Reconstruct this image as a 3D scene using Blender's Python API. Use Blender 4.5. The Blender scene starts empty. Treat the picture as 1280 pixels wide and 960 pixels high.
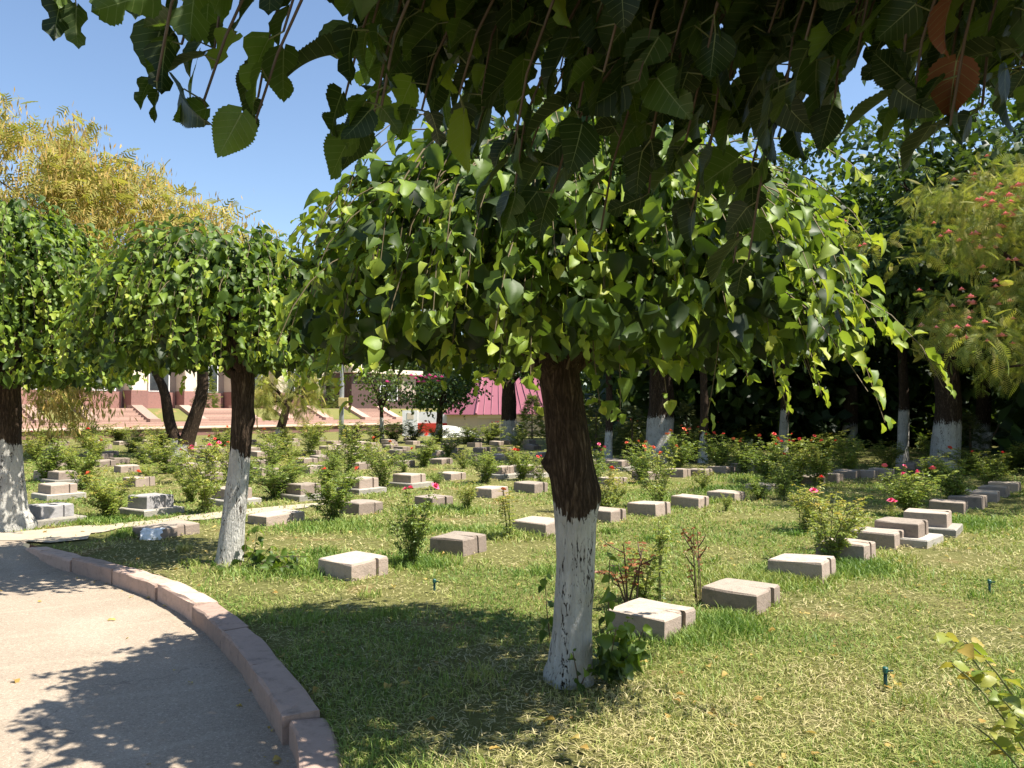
import bpy, math, random
import numpy as np
from mathutils import Matrix, Vector

# ------------------------------------------------------------------ camera, sky, sun, exposure
SC = bpy.context.scene
F = 1036.0                       # focal length in photo pixels (1280 wide)
CAM_H = 1.6
PITCH = math.atan(32 / F)
cd = bpy.data.cameras.new('camera'); cam = bpy.data.objects.new('camera', cd)
SC.collection.objects.link(cam); SC.camera = cam
cd.sensor_width = 36; cd.lens = 36 * F / 1280; cd.clip_start = 0.05; cd.clip_end = 2000
cam.location = (0, 0, CAM_H); cam.rotation_euler = (math.pi / 2 + PITCH, 0, 0)

SUN_EL = math.radians(57)
SH = Vector((0.965, -0.26)).normalized()          # horizontal direction towards the sun
w = bpy.data.worlds.new('World'); SC.world = w; w.use_nodes = True
nt = w.node_tree
sky = nt.nodes.new('ShaderNodeTexSky'); sky.sky_type = 'NISHITA'; sky.sun_disc = False
sky.sun_elevation = SUN_EL; sky.sun_rotation = math.atan2(SH.x, SH.y)
sky.air_density = 1.0; sky.dust_density = 0.6; sky.ozone_density = 1.6; sky.altitude = 400
bg = nt.nodes['Background']; bg.inputs['Strength'].default_value = 0.092
nt.links.new(sky.outputs[0], bg.inputs[0])
sl = bpy.data.lights.new('sun', 'SUN'); sl.energy = 5.0; sl.angle = math.radians(0.55); sl.color = (1, 0.94, 0.84)
so = bpy.data.objects.new('sun', sl); SC.collection.objects.link(so)
so.rotation_euler = Vector((SH.x * math.cos(SUN_EL), SH.y * math.cos(SUN_EL), math.sin(SUN_EL))).to_track_quat('Z', 'Y').to_euler()
so.location = (20, -6, 30)
SC.view_settings.view_transform = 'Standard'; SC.view_settings.look = 'None'
SC.view_settings.exposure = 1.22; SC.view_settings.gamma = 1
SC.render.engine = 'CYCLES'
SC.cycles.use_denoising = True
SC.cycles.max_bounces = 8; SC.cycles.diffuse_bounces = 3; SC.cycles.glossy_bounces = 2
SC.cycles.transmission_bounces = 5; SC.cycles.transparent_max_bounces = 4

COL = SC.collection
PI = math.pi

# ------------------------------------------------------------------ small helpers
def ray(x, y):
    u = (x - 640) / F; v = (480 - y) / F
    return (u, math.cos(PITCH) - v * math.sin(PITCH), math.sin(PITCH) + v * math.cos(PITCH))
def at(x, y, z=0.0):                      # photo pixel -> point on the level plane z
    r = ray(x, y); t = (z - CAM_H) / r[2]
    return Vector((r[0] * t, r[1] * t, z))
def atd(x, y, d):                         # photo pixel -> point at depth d
    r = ray(x, y); t = d / r[1]
    return Vector((r[0] * t, d, CAM_H + r[2] * t))
def px_of(P):
    P = np.asarray(P, float); c, s = math.cos(PITCH), math.sin(PITCH)
    dy = P[..., 1]; dz = P[..., 2] - CAM_H
    f = dy * c + dz * s; up = -dy * s + dz * c
    return 640 + F * P[..., 0] / f, 480 - F * up / f

def tag(o, label=None, cat=None, group=None, kind=None):
    if label: o['label'] = label
    if cat: o['category'] = cat
    if group: o['group'] = group
    if kind: o['kind'] = kind
    return o
def empty(name, loc=(0, 0, 0), rz=0.0):
    o = bpy.data.objects.new(name, None); o.location = loc; o.rotation_euler = (0, 0, rz)
    o.empty_display_size = 0.1
    COL.objects.link(o); return o
def link(name, me, parent=None, loc=None):
    o = bpy.data.objects.new(name, me); COL.objects.link(o)
    if parent: o.parent = parent
    if loc is not None: o.location = loc
    return o

def np_mesh(name, V, T, mat, tint=None, uv=None, smooth=False, extra=None):
    """one triangle mesh from arrays"""
    V = np.ascontiguousarray(V, dtype=np.float32); T = np.ascontiguousarray(T, dtype=np.int32)
    me = bpy.data.meshes.new(name)
    me.vertices.add(len(V)); me.vertices.foreach_set('co', V.ravel())
    n = len(T)
    me.loops.add(n * 3); me.loops.foreach_set('vertex_index', T.ravel())
    me.polygons.add(n)
    me.polygons.foreach_set('loop_start', np.arange(0, n * 3, 3, dtype=np.int32))
    me.polygons.foreach_set('loop_total', np.full(n, 3, dtype=np.int32))
    if smooth: me.polygons.foreach_set('use_smooth', np.ones(n, dtype=bool))
    if tint is not None:
        a = me.attributes.new('tint', 'FLOAT', 'POINT'); a.data.foreach_set('value', np.asarray(tint, np.float32).ravel())
    for k, v in (extra or {}).items():
        a = me.attributes.new(k, 'FLOAT', 'POINT'); a.data.foreach_set('value', np.asarray(v, np.float32).ravel())
    if uv is not None:
        l = me.uv_layers.new(name='UVMap'); l.data.foreach_set('uv', np.asarray(uv, np.float32)[T.ravel()].ravel())
    me.update(calc_edges=True)
    if mat: me.materials.append(mat)
    return me

class MB:
    """collects polygons; build() links ONE mesh object"""
    def __init__(s): s.v = []; s.f = []
    def poly(s, pts, faces):
        b = len(s.v); s.v += [tuple(p) for p in pts]; s.f += [tuple(i + b for i in f) for f in faces]; return s
    def box(s, x0, x1, y0, y1, z0, z1):
        return s.poly([(x0, y0, z0), (x1, y0, z0), (x1, y1, z0), (x0, y1, z0), (x0, y0, z1), (x1, y0, z1), (x1, y1, z1), (x0, y1, z1)],
                      [(3, 2, 1, 0), (4, 5, 6, 7), (0, 1, 5, 4), (1, 2, 6, 5), (2, 3, 7, 6), (3, 0, 4, 7)])
    def prism(s, prof, a0, a1, axis='x'):
        """profile of (p,q) swept along an axis; axis x: (a,p,q); y: (p,a,q); z: (p,q,a)"""
        n = len(prof)
        def P(a, p, q): return (a, p, q) if axis == 'x' else ((p, a, q) if axis == 'y' else (p, q, a))
        pts = [P(a0, *c) for c in prof] + [P(a1, *c) for c in prof]
        fs = [(i, (i + 1) % n, (i + 1) % n + n, i + n) for i in range(n)]
        return s.poly(pts, fs + [tuple(range(n - 1, -1, -1)), tuple(range(n, 2 * n))])
    def tube(s, pts, rad, k=6, cap=True):
        pts = [Vector(p) for p in pts]; n = len(pts); b = len(s.v)
        for i, p in enumerate(pts):
            d = (pts[min(i + 1, n - 1)] - pts[max(i - 1, 0)]).normalized()
            a = d.cross(Vector((0.3, 1, 0.1))).normalized(); c = d.cross(a)
            r = rad[i] if hasattr(rad, '__len__') else rad
            for j in range(k):
                t = 2 * PI * j / k; s.v.append(tuple(p + (a * math.cos(t) + c * math.sin(t)) * r))
        for i in range(n - 1):
            for j in range(k):
                j2 = (j + 1) % k; s.f.append((b + i * k + j, b + i * k + j2, b + (i + 1) * k + j2, b + (i + 1) * k + j))
        if cap: s.f += [tuple(b + j for j in range(k - 1, -1, -1)), tuple(b + (n - 1) * k + j for j in range(k))]
        return s
    def mesh(s, name, mat, smooth=False, bevel=0, fix=True):
        me = bpy.data.meshes.new(name); me.from_pydata(s.v, [], s.f); me.materials.append(mat)
        import bmesh
        bm = bmesh.new(); bm.from_mesh(me)
        if fix: bmesh.ops.recalc_face_normals(bm, faces=bm.faces)
        if bevel: bmesh.ops.bevel(bm, geom=list(bm.edges), offset=bevel, segments=2, affect='EDGES', profile=0.6, clamp_overlap=True)
        bm.to_mesh(me); bm.free()
        if smooth:
            for p in me.polygons: p.use_smooth = True
        me.update(); return me
    def build(s, name, mat, parent=None, loc=None, smooth=False, bevel=0):
        return link(name, s.mesh(name, mat, smooth, bevel), parent, loc)

def vnoise(x, y, seed=0):
    """smooth value noise in 0..1 (numpy)"""
    x = np.asarray(x, float); y = np.asarray(y, float)
    xi = np.floor(x).astype(np.int64); yi = np.floor(y).astype(np.int64); fx = x - xi; fy = y - yi
    fx = fx * fx * (3 - 2 * fx); fy = fy * fy * (3 - 2 * fy)
    def h(a, b):
        n = (a * 374761393 + b * 668265263 + seed * 1442695041) & 0xffffffff
        n = ((n ^ (n >> 13)) * 1274126177) & 0xffffffff
        return ((n ^ (n >> 16)) & 0xffff) / 65535.0
    return (h(xi, yi) * (1 - fx) + h(xi + 1, yi) * fx) * (1 - fy) + (h(xi, yi + 1) * (1 - fx) + h(xi + 1, yi + 1) * fx) * fy
def fbm(x, y, seed=0):
    return 0.5 * vnoise(x, y, seed) + 0.3 * vnoise(x * 2.1, y * 2.1, seed + 5) + 0.2 * vnoise(x * 4.3, y * 4.3, seed + 9)

# ------------------------------------------------------------------ materials
class NT:
    def __init__(s, name):
        s.m = bpy.data.materials.new(name); s.m.use_nodes = True; s.t = s.m.node_tree
        s.n = s.t.nodes; s.b = s.n['Principled BSDF']; s.out = s.n['Material Output']
    def node(s, typ, **kw):
        n = s.n.new(typ)
        for k, v in kw.items():
            if k.startswith('i_'): n.inputs[k[2:].replace('_', ' ')].default_value = v
            else: setattr(n, k, v)
        return n
    def link(s, a, b): s.t.links.new(a, b)
    def ramp(s, src, stops, interp='LINEAR'):
        r = s.node('ShaderNodeValToRGB'); r.color_ramp.interpolation = interp
        e = r.color_ramp.elements
        while len(e) < len(stops): e.new(0.5)
        for el, (p, c) in zip(e, stops): el.position = p; el.color = (c[0], c[1], c[2], 1)
        s.link(src, r.inputs[0]); return r.outputs[0]
    def noise(s, scale, detail=4, rough=0.6, vec=None, dist=0.0):
        n = s.node('ShaderNodeTexNoise'); n.inputs['Scale'].default_value = scale; n.inputs['Detail'].default_value = detail
        n.inputs['Roughness'].default_value = rough; n.inputs['Distortion'].default_value = dist
        if vec is not None: s.link(vec, n.inputs['Vector'])
        return n.outputs['Fac']
    def obj(s):
        return s.node('ShaderNodeTexCoord').outputs['Object']
    def geo(s):
        return s.node('ShaderNodeNewGeometry').outputs['Position']
    def attr(s, name):
        a = s.node('ShaderNodeAttribute'); a.attribute_name = name; return a.outputs['Fac']
    def math(s, op, a, b=None, c=None, clamp=False):
        n = s.node('ShaderNodeMath'); n.operation = op; n.use_clamp = clamp
        for i, v in enumerate((a, b, c)):
            if v is None: continue
            if isinstance(v, (int, float)): n.inputs[i].default_value = v
            else: s.link(v, n.inputs[i])
        return n.outputs[0]
    def mix(s, fac, a, b, mode='MIX'):
        n = s.node('ShaderNodeMix'); n.data_type = 'RGBA'; n.blend_type = mode
        for sock, v in ((n.inputs['Factor'], fac), (n.inputs['A'], a), (n.inputs['B'], b)):
            if isinstance(v, (int, float)): sock.default_value = v
            elif isinstance(v, (tuple, list)): sock.default_value = (v[0], v[1], v[2], 1)
            else: s.link(v, sock)
        return n.outputs['Result']
    def bump(s, h, strength=0.5, dist=0.01):
        n = s.node('ShaderNodeBump'); n.inputs['Strength'].default_value = strength; n.inputs['Distance'].default_value = dist
        s.link(h, n.inputs['Height']); s.link(n.outputs[0], s.b.inputs['Normal']); return n.outputs[0]
    def base(s, c):
        if isinstance(c, tuple): s.b.inputs['Base Color'].default_value = (c[0], c[1], c[2], 1)
        else: s.link(c, s.b.inputs['Base Color'])
    def rough(s, r, spec=0.3):
        s.b.inputs['Roughness'].default_value = r; s.b.inputs['Specular IOR Level'].default_value = spec

def stretch(n, vec, sx, sy, sz):
    m = n.node('ShaderNodeMapping'); m.inputs['Scale'].default_value = (sx, sy, sz); n.link(vec, m.inputs['Vector']); return m.outputs[0]

def leaf_mat(name, stops, trans, tfac=0.35, rough=0.45, spec=0.35, veins=False, vary=0.5, tw=(1, 1, 1)):
    """leaf: ramp over the per-leaf 'tint', light passes through the blade"""
    n = NT(name)
    ti = n.attr('tint')
    oi = n.node('ShaderNodeObjectInfo')
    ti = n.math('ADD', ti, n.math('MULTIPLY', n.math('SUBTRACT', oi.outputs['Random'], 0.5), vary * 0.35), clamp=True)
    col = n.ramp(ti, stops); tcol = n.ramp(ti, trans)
    nz = n.noise(35, 2, 0.5, n.geo())
    col = n.mix(0.25, col, n.mix(nz, (0.35, 0.35, 0.3), (1.6, 1.6, 1.4)), 'MULTIPLY')
    if veins:
        uvn = n.node('ShaderNodeUVMap'); sp = n.node('ShaderNodeSeparateXYZ'); n.link(uvn.outputs[0], sp.inputs[0])
        au = n.math('ABSOLUTE', n.math('SUBTRACT', sp.outputs[0], 0.5))
        mid = n.math('LESS_THAN', au, n.math('MULTIPLY', n.math('SUBTRACT', 1.05, sp.outputs[1]), 0.013))
        fr = n.math('FRACT', n.math('MULTIPLY', n.math('SUBTRACT', sp.outputs[1], n.math('MULTIPLY', au, 0.55)), 7.0))
        side = n.math('LESS_THAN', fr, 0.07)
        v = n.math('MAXIMUM', mid, n.math('MULTIPLY', side, 0.55))
        col = n.mix(n.math('MULTIPLY', v, 0.8), col, (0.24, 0.28, 0.10))
        tcol = n.mix(n.math('MULTIPLY', v, 0.6), tcol, (0.10, 0.16, 0.03))
        n.bump(v, 0.5, 0.003)
    n.base(col); n.rough(rough, spec)
    tr = n.node('ShaderNodeBsdfTranslucent'); n.link(tcol, tr.inputs['Color'])
    mx = n.node('ShaderNodeMixShader'); mx.inputs[0].default_value = tfac
    n.link(n.b.outputs[0], mx.inputs[1]); n.link(tr.outputs[0], mx.inputs[2]); n.link(mx.outputs[0], n.out.inputs['Surface'])
    return n.m

def plain(name, col, rough=0.7, spec=0.3, nscale=8, amt=0.25, bump=0.0, bscale=40, metal=0.0):
    n = NT(name); v = n.obj()
    c = n.mix(n.noise(nscale, 5, 0.6, v), tuple(k * (1 - amt) for k in col), tuple(min(1, k * (1 + amt)) for k in col))
    n.base(c); n.rough(rough, spec); n.b.inputs['Metallic'].default_value = metal
    if bump: n.bump(n.noise(bscale, 6, 0.65, v), bump, 0.01)
    return n.m

M = {}
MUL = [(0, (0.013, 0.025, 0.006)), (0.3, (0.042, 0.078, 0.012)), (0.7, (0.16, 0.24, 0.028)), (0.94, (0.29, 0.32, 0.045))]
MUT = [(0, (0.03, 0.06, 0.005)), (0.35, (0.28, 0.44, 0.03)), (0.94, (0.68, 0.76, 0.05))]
M['mulberry'] = leaf_mat('mulberry leaf', MUL, MUT, 0.26, 0.5, 0.28)
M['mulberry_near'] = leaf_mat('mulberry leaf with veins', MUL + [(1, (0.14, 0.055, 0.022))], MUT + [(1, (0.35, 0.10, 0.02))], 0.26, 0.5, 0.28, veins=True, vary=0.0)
M['rose'] = leaf_mat('rose leaf', [(0, (0.055, 0.095, 0.020)), (0.4, (0.13, 0.19, 0.035)), (0.8, (0.25, 0.27, 0.05)), (1, (0.34, 0.25, 0.06))],
                     [(0, (0.2, 0.32, 0.02)), (0.6, (0.45, 0.55, 0.05)), (1, (0.6, 0.48, 0.06))], 0.27, 0.45, 0.35, vary=0.9)
M['dead_leaf'] = leaf_mat('withered leaf', [(0, (0.16, 0.05, 0.02)), (1, (0.30, 0.12, 0.04))], [(0, (0.3, 0.08, 0.02)), (1, (0.4, 0.15, 0.03))], 0.25)
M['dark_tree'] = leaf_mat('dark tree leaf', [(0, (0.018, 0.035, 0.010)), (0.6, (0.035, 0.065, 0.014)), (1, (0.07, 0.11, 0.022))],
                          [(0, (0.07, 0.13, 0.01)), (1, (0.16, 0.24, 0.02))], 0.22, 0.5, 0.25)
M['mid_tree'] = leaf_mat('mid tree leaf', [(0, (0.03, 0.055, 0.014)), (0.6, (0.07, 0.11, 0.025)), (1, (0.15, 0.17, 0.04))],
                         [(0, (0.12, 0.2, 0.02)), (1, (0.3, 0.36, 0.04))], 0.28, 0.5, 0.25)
M['albizia'] = leaf_mat('silk tree leaf', [(0, (0.07, 0.11, 0.025)), (0.5, (0.15, 0.19, 0.04)), (1, (0.34, 0.28, 0.075))],
                        [(0, (0.2, 0.3, 0.03)), (1, (0.5, 0.48, 0.06))], 0.35, 0.6, 0.2)
M['pod'] = leaf_mat('seed pod', [(0, (0.26, 0.16, 0.045)), (0.5, (0.44, 0.30, 0.085)), (1, (0.56, 0.43, 0.15))],
                    [(0, (0.4, 0.25, 0.05)), (1, (0.6, 0.5, 0.12))], 0.3, 0.6, 0.2)
M['conifer'] = leaf_mat('conifer needle', [(0, (0.04, 0.06, 0.02)), (1, (0.15, 0.16, 0.05))], [(0, (0.08, 0.12, 0.02)), (1, (0.2, 0.24, 0.04))], 0.15)
M['grass'] = leaf_mat('grass blade', [(0, (0.090, 0.165, 0.030)), (0.35, (0.205, 0.290, 0.062)), (0.7, (0.38, 0.375, 0.125)), (1, (0.56, 0.485, 0.26))],
                      [(0, (0.16, 0.30, 0.03)), (0.5, (0.32, 0.38, 0.05)), (1, (0.45, 0.36, 0.15))], 0.28, 0.5, 0.25, vary=0)
M['petal_pink'] = plain('pink petal', (0.75, 0.12, 0.22), 0.6, 0.2)
M['petal_red'] = plain('red petal', (0.70, 0.08, 0.06), 0.6, 0.2)
M['petal_orange'] = plain('coral petal', (0.80, 0.20, 0.10), 0.6, 0.2)
M['silk_flower'] = plain('silk tree flower', (0.85, 0.33, 0.33), 0.7, 0.2)
M['myrtle'] = plain('crape myrtle flower', (0.72, 0.20, 0.42), 0.7, 0.2)
M['stem'] = plain('green stem', (0.13, 0.14, 0.05), 0.6)
M['twig'] = plain('brown twig', (0.11, 0.075, 0.045), 0.8)
M['shoot'] = plain('mulberry shoot', (0.13, 0.10, 0.05), 0.7)

def bark_mat():
    n = NT('bark with whitewash'); v = n.obj()
    st = stretch(n, v, 1, 1, 0.26)
    vor = n.node('ShaderNodeTexVoronoi'); vor.feature = 'DISTANCE_TO_EDGE'; vor.inputs['Scale'].default_value = 44
    wob = n.node('ShaderNodeVectorMath'); wob.operation = 'ADD'
    nn = n.node('ShaderNodeTexNoise'); nn.inputs['Scale'].default_value = 14; nn.inputs['Detail'].default_value = 3
    n.link(st, nn.inputs['Vector'])
    sc = n.node('ShaderNodeVectorMath'); sc.operation = 'SCALE'; sc.inputs['Scale'].default_value = 0.07
    n.link(nn.outputs['Color'], sc.inputs[0]); n.link(st, wob.inputs[0]); n.link(sc.outputs[0], wob.inputs[1])
    n.link(wob.outputs[0], vor.inputs['Vector'])
    fine = n.noise(70, 6, 0.7, st)
    crack = n.math('MULTIPLY', vor.outputs['Distance'], 2.6, clamp=True)
    rd = n.math('MULTIPLY', n.math('ABSOLUTE', n.math('SUBTRACT', n.noise(24, 5, 0.65, stretch(n, v, 1, 1, 0.13), 0.6), 0.5)), 4.5, clamp=True)
    crack = n.math('ADD', n.math('MULTIPLY', crack, 0.35), n.math('MULTIPLY', rd, 0.75), clamp=True)
    h = n.math('ADD', crack, n.math('MULTIPLY', fine, 0.5))
    bark = n.ramp(h, [(0.1, (0.008, 0.006, 0.004)), (0.45, (0.034, 0.022, 0.014)), (0.9, (0.080, 0.054, 0.035)), (1, (0.13, 0.095, 0.065))])
    p = n.attr('paint')
    big = n.noise(9, 5, 0.6, st)
    thr = n.math('ADD', n.math('ADD', n.math('MULTIPLY', p, 3.5), -2.6), n.math('MULTIPLY', n.math('SUBTRACT', n.math('ADD', n.math('MULTIPLY', crack, 1.25), big), 0.98), 2.0))
    keep = n.math('MULTIPLY', thr, 6, clamp=True)
    white = n.mix(n.noise(30, 5, 0.7, st), (0.36, 0.345, 0.305), (0.62, 0.60, 0.55))
    white = n.mix(n.math('MULTIPLY', n.math('SUBTRACT', n.noise(5, 3, 0.5, v), 0.45), 2.2, clamp=True), white, (0.30, 0.28, 0.25))
    n.base(n.mix(keep, bark, white)); n.rough(0.9, 0.15); n.bump(h, 0.9, 0.022); return n.m
M['bark'] = bark_mat()

def granite_mat(name, lo, hi, top):
    n = NT(name); v = n.obj(); g = n.node('ShaderNodeNewGeometry')
    oi = n.node('ShaderNodeObjectInfo')
    c = n.mix(n.noise(160, 4, 0.8, v), lo, hi)
    c = n.mix(n.math('MULTIPLY', n.math('SUBTRACT', n.noise(11, 6, 0.75, v), .35), 2.0, clamp=True), c, tuple(k * 0.62 for k in hi))
    vp = n.node('ShaderNodeVectorMath'); vp.operation = 'ADD'
    n.link(v, vp.inputs[0])
    cmb = n.node('ShaderNodeCombineXYZ'); n.link(n.math('MULTIPLY', oi.outputs['Random'], 31), cmb.inputs[0]); n.link(cmb.outputs[0], vp.inputs[1])
    stain = n.math('MULTIPLY', n.math('SUBTRACT', n.noise(9, 6, 0.7, vp.outputs[0]), 0.52), 5, clamp=True)
    sp = n.node('ShaderNodeSeparateXYZ'); n.link(g.outputs['Normal'], sp.inputs[0])
    dust = n.math('MULTIPLY', n.math('SUBTRACT', sp.outputs[2], 0.5), 1.6, clamp=True)     # dusty, weathered upper faces
    c = n.mix(n.math('MULTIPLY', dust, n.math('ADD', n.noise(14, 5, 0.7, vp.outputs[0]), 0.25), clamp=True), c, top)
    c = n.mix(n.math('MULTIPLY', stain, 0.5), c, (0.09, 0.08, 0.065))
    val = n.math('ADD', n.math('MULTIPLY', oi.outputs['Random'], 0.5), 0.72)
    c = n.mix(1.0, c, val, 'MULTIPLY')
    n.base(c); n.rough(0.85, 0.2); n.bump(n.math('ADD', n.noise(60, 6, 0.75, v), n.math('MULTIPLY', n.noise(12, 4, .6, v), 1.2)), 0.7, 0.010); return n.m
M['granite'] = granite_mat('pinkish granite', (0.19, 0.14, 0.112), (0.43, 0.345, 0.28), (0.48, 0.41, 0.325))
M['granite_grey'] = granite_mat('light grey granite', (0.30, 0.28, 0.28), (0.50, 0.48, 0.47), (0.55, 0.52, 0.48))
M['plinth'] = granite_mat('concrete plinth', (0.26, 0.24, 0.20), (0.38, 0.35, 0.30), (0.44, 0.40, 0.33))
M['kerb'] = granite_mat('pink kerb stone', (0.33, 0.215, 0.165), (0.50, 0.365, 0.29), (0.54, 0.39, 0.31))
M['red_granite'] = granite_mat('red brown granite', (0.22, 0.11, 0.09), (0.34, 0.19, 0.16), (0.42, 0.26, 0.22))
M['step_stone'] = granite_mat('pale pink stone', (0.33, 0.20, 0.155), (0.46, 0.31, 0.245), (0.48, 0.33, 0.26))

def asphalt_mat():
    n = NT('dusty asphalt'); v = n.geo()
    c = n.mix(n.noise(1.3, 5, 0.6, v), (0.25, 0.20, 0.15), (0.37, 0.30, 0.225))
    c = n.mix(n.math('MULTIPLY', n.math('SUBTRACT', n.noise(0.6, 3, 0.5, v, 1.5), 0.52), 4, clamp=True), c, (0.37, 0.305, 0.235))
    sp = n.noise(75, 5, 0.9, v)
    c = n.mix(n.math('MULTIPLY', n.math('SUBTRACT', sp, 0.545), 10, clamp=True), c, (0.60, 0.51, 0.40))
    c = n.mix(n.math('MULTIPLY', n.math('SUBTRACT', 0.455, sp), 10, clamp=True), c, (0.13, 0.105, 0.08))
    wv = n.node('ShaderNodeTexWave'); wv.wave_type = 'BANDS'; wv.inputs['Scale'].default_value = 0.33; wv.inputs['Distortion'].default_value = 2.5
    wv.inputs['Detail'].default_value = 3; wv.inputs['Detail Scale'].default_value = 1.4
    m = n.node('ShaderNodeMapping'); m.inputs['Rotation'].default_value = (0, 0, 1.0); m.inputs['Location'].default_value = (1.1, 0.4, 0); n.link(v, m.inputs['Vector']); n.link(m.outputs[0], wv.inputs['Vector'])
    cv = n.node('ShaderNodeTexVoronoi'); cv.feature = 'DISTANCE_TO_EDGE'; cv.inputs['Scale'].default_value = 0.42
    wv2 = n.node('ShaderNodeVectorMath'); wv2.operation = 'ADD'; nz2 = n.node('ShaderNodeTexNoise'); nz2.inputs['Scale'].default_value = 1.7; nz2.inputs['Detail'].default_value = 6; n.link(v, nz2.inputs['Vector'])
    n.link(v, wv2.inputs[0]); n.link(nz2.outputs['Color'], wv2.inputs[1]); n.link(wv2.outputs[0], cv.inputs['Vector'])
    ck = n.math('MULTIPLY', n.math('LESS_THAN', cv.outputs['Distance'], 0.003), n.math('GREATER_THAN', n.noise(0.8, 2, .5, v), 0.46))
    c = n.mix(n.math('MULTIPLY', ck, 0.35), c, (0.10, 0.085, 0.07))
    line = n.math('MULTIPLY', n.math('SUBTRACT', wv.outputs['Fac'], 0.975), 40, clamp=True)
    c = n.mix(n.math('MULTIPLY', n.math('MULTIPLY', line, n.noise(0.9, 2, .5, v)), 0.3), c, (0.50, 0.42, 0.32))
    n.base(c); n.rough(0.92, 0.2); n.bump(n.noise(170, 4, 0.75, v), 0.5, 0.006); return n.m
M['asphalt'] = asphalt_mat()
def soil_mat():
    n = NT('lawn soil'); v = n.geo()
    c = n.mix(n.noise(0.7, 5, 0.6, v), (0.11, 0.135, 0.035), (0.22, 0.19, 0.075))
    c = n.mix(n.math('MULTIPLY', n.math('SUBTRACT', n.noise(1.1, 4, 0.55, v), 0.60), 7, clamp=True), c, (0.30, 0.19, 0.095))
    c = n.mix(0.65, c, n.mix(n.noise(60, 5, 0.8, v), (0.3, 0.3, 0.3), (1.7, 1.7, 1.6)), 'MULTIPLY')
    n.base(c); n.rough(0.95, 0.1); n.bump(n.noise(45, 6, 0.75, v), 1.0, 0.03); return n.m
M['soil'] = soil_mat()
def concrete_mat():
    n = NT('worn concrete'); v = n.geo()
    c = n.mix(n.noise(3, 6, 0.65, v), (0.30, 0.25, 0.18), (0.50, 0.43, 0.33))
    c = n.mix(n.math('MULTIPLY', n.math('SUBTRACT', n.noise(90, 4, 0.8, v), 0.58), 6, clamp=True), c, (0.22, 0.18, 0.13))
    n.base(c); n.rough(0.95, 0.1); n.bump(n.noise(60, 6, 0.7, v), 0.6, 0.01); return n.m
M['concrete'] = concrete_mat()
M['terrace'] = plain('terrace paving', (0.50, 0.37, 0.28), 0.85, 0.2, 3, 0.12, 0.2)
M['cream'] = plain('cream render', (0.62, 0.54, 0.42), 0.9, 0.2, 2, 0.1, 0.15)
M['taupe'] = plain('taupe cladding', (0.34, 0.28, 0.23), 0.8, 0.2, 2, 0.12, 0.1)
M['brown_stone'] = plain('dark brown stone', (0.075, 0.045, 0.038), 0.5, 0.4, 3, 0.2)
M['glass'] = plain('dark window glass', (0.03, 0.035, 0.04), 0.1, 0.6, 2, 0.1)
M['frame'] = plain('white frame', (0.7, 0.7, 0.68), 0.5)
M['house_wall'] = plain('beige house wall', (0.50, 0.40, 0.30), 0.9, 0.2, 2.5, 0.1, 0.15)
M['roof'] = plain('pink metal roof', (0.25, 0.085, 0.11), 0.5, 0.4, 2, 0.1)
M['white_wall'] = plain('white paint', (0.78, 0.77, 0.74), 0.8, 0.2, 3, 0.08)
M['red_paint'] = plain('red paint', (0.60, 0.05, 0.03), 0.6)
M['pole'] = plain('galvanised pole', (0.42, 0.43, 0.44), 0.45, 0.5, 6, 0.12, 0, 40, 0.5)
M['box_yellow'] = plain('yellow enamel', (0.60, 0.48, 0.22), 0.5)
M['sprinkler'] = plain('dark green plastic', (0.010, 0.05, 0.035), 0.4, 0.5)
M['sprinkler_cap'] = plain('teal plastic', (0.012, 0.09, 0.07), 0.4, 0.5)
M['paper'] = plain('white sheet', (0.74, 0.76, 0.78), 0.7, 0.2, 12, 0.15)

# ------------------------------------------------------------------ ground, asphalt, kerb
KERB_PX = [(15, 691), (72, 710), (148, 734), (192, 750), (227, 770), (261, 795), (299, 836), (320, 870), (344, 908), (371, 960)]
RZ = -0.10                                        # asphalt level, lawn is 0
kp = [np.array(at(x, y, RZ)[:2]) for x, y in KERB_PX]
kp += [np.array(p) for p in ((-0.78, 3.0), (-0.58, 2.0), (-0.46, 1.0), (-0.42, 0.0), (-0.46, -1.5), (-0.6, -3.0), (-0.9, -5.0))]
def resample(P, n):
    P = np.array(P); d = np.r_[0, np.cumsum(np.linalg.norm(np.diff(P, axis=0), axis=1))]
    # smooth through Catmull-like blur after dense linear sampling
    s = np.linspace(0, d[-1], n); Q = np.c_[np.interp(s, d, P[:, 0]), np.interp(s, d, P[:, 1])]
    for _ in range(30): Q[1:-1] = 0.25 * Q[:-2] + 0.5 * Q[1:-1] + 0.25 * Q[2:]
    return Q
KL = resample(kp, 340)                            # road edge of the kerb, from its far end to behind the camera
tng = np.gradient(KL, axis=0); tng /= np.linalg.norm(tng, axis=1)[:, None]
KN = np.c_[-tng[:, 1], tng[:, 0]]                 # towards the lawn (left of travel = +x side)
if KN[150, 0] < 0: KN = -KN
KW = 0.19
KO = KL + KN * KW
def kerb_x(y): # lawn starts here
    o = np.argsort(KO[:, 1]); return np.interp(y, KO[o, 1], KO[o, 0])
YK = KO[0, 1]

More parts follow.
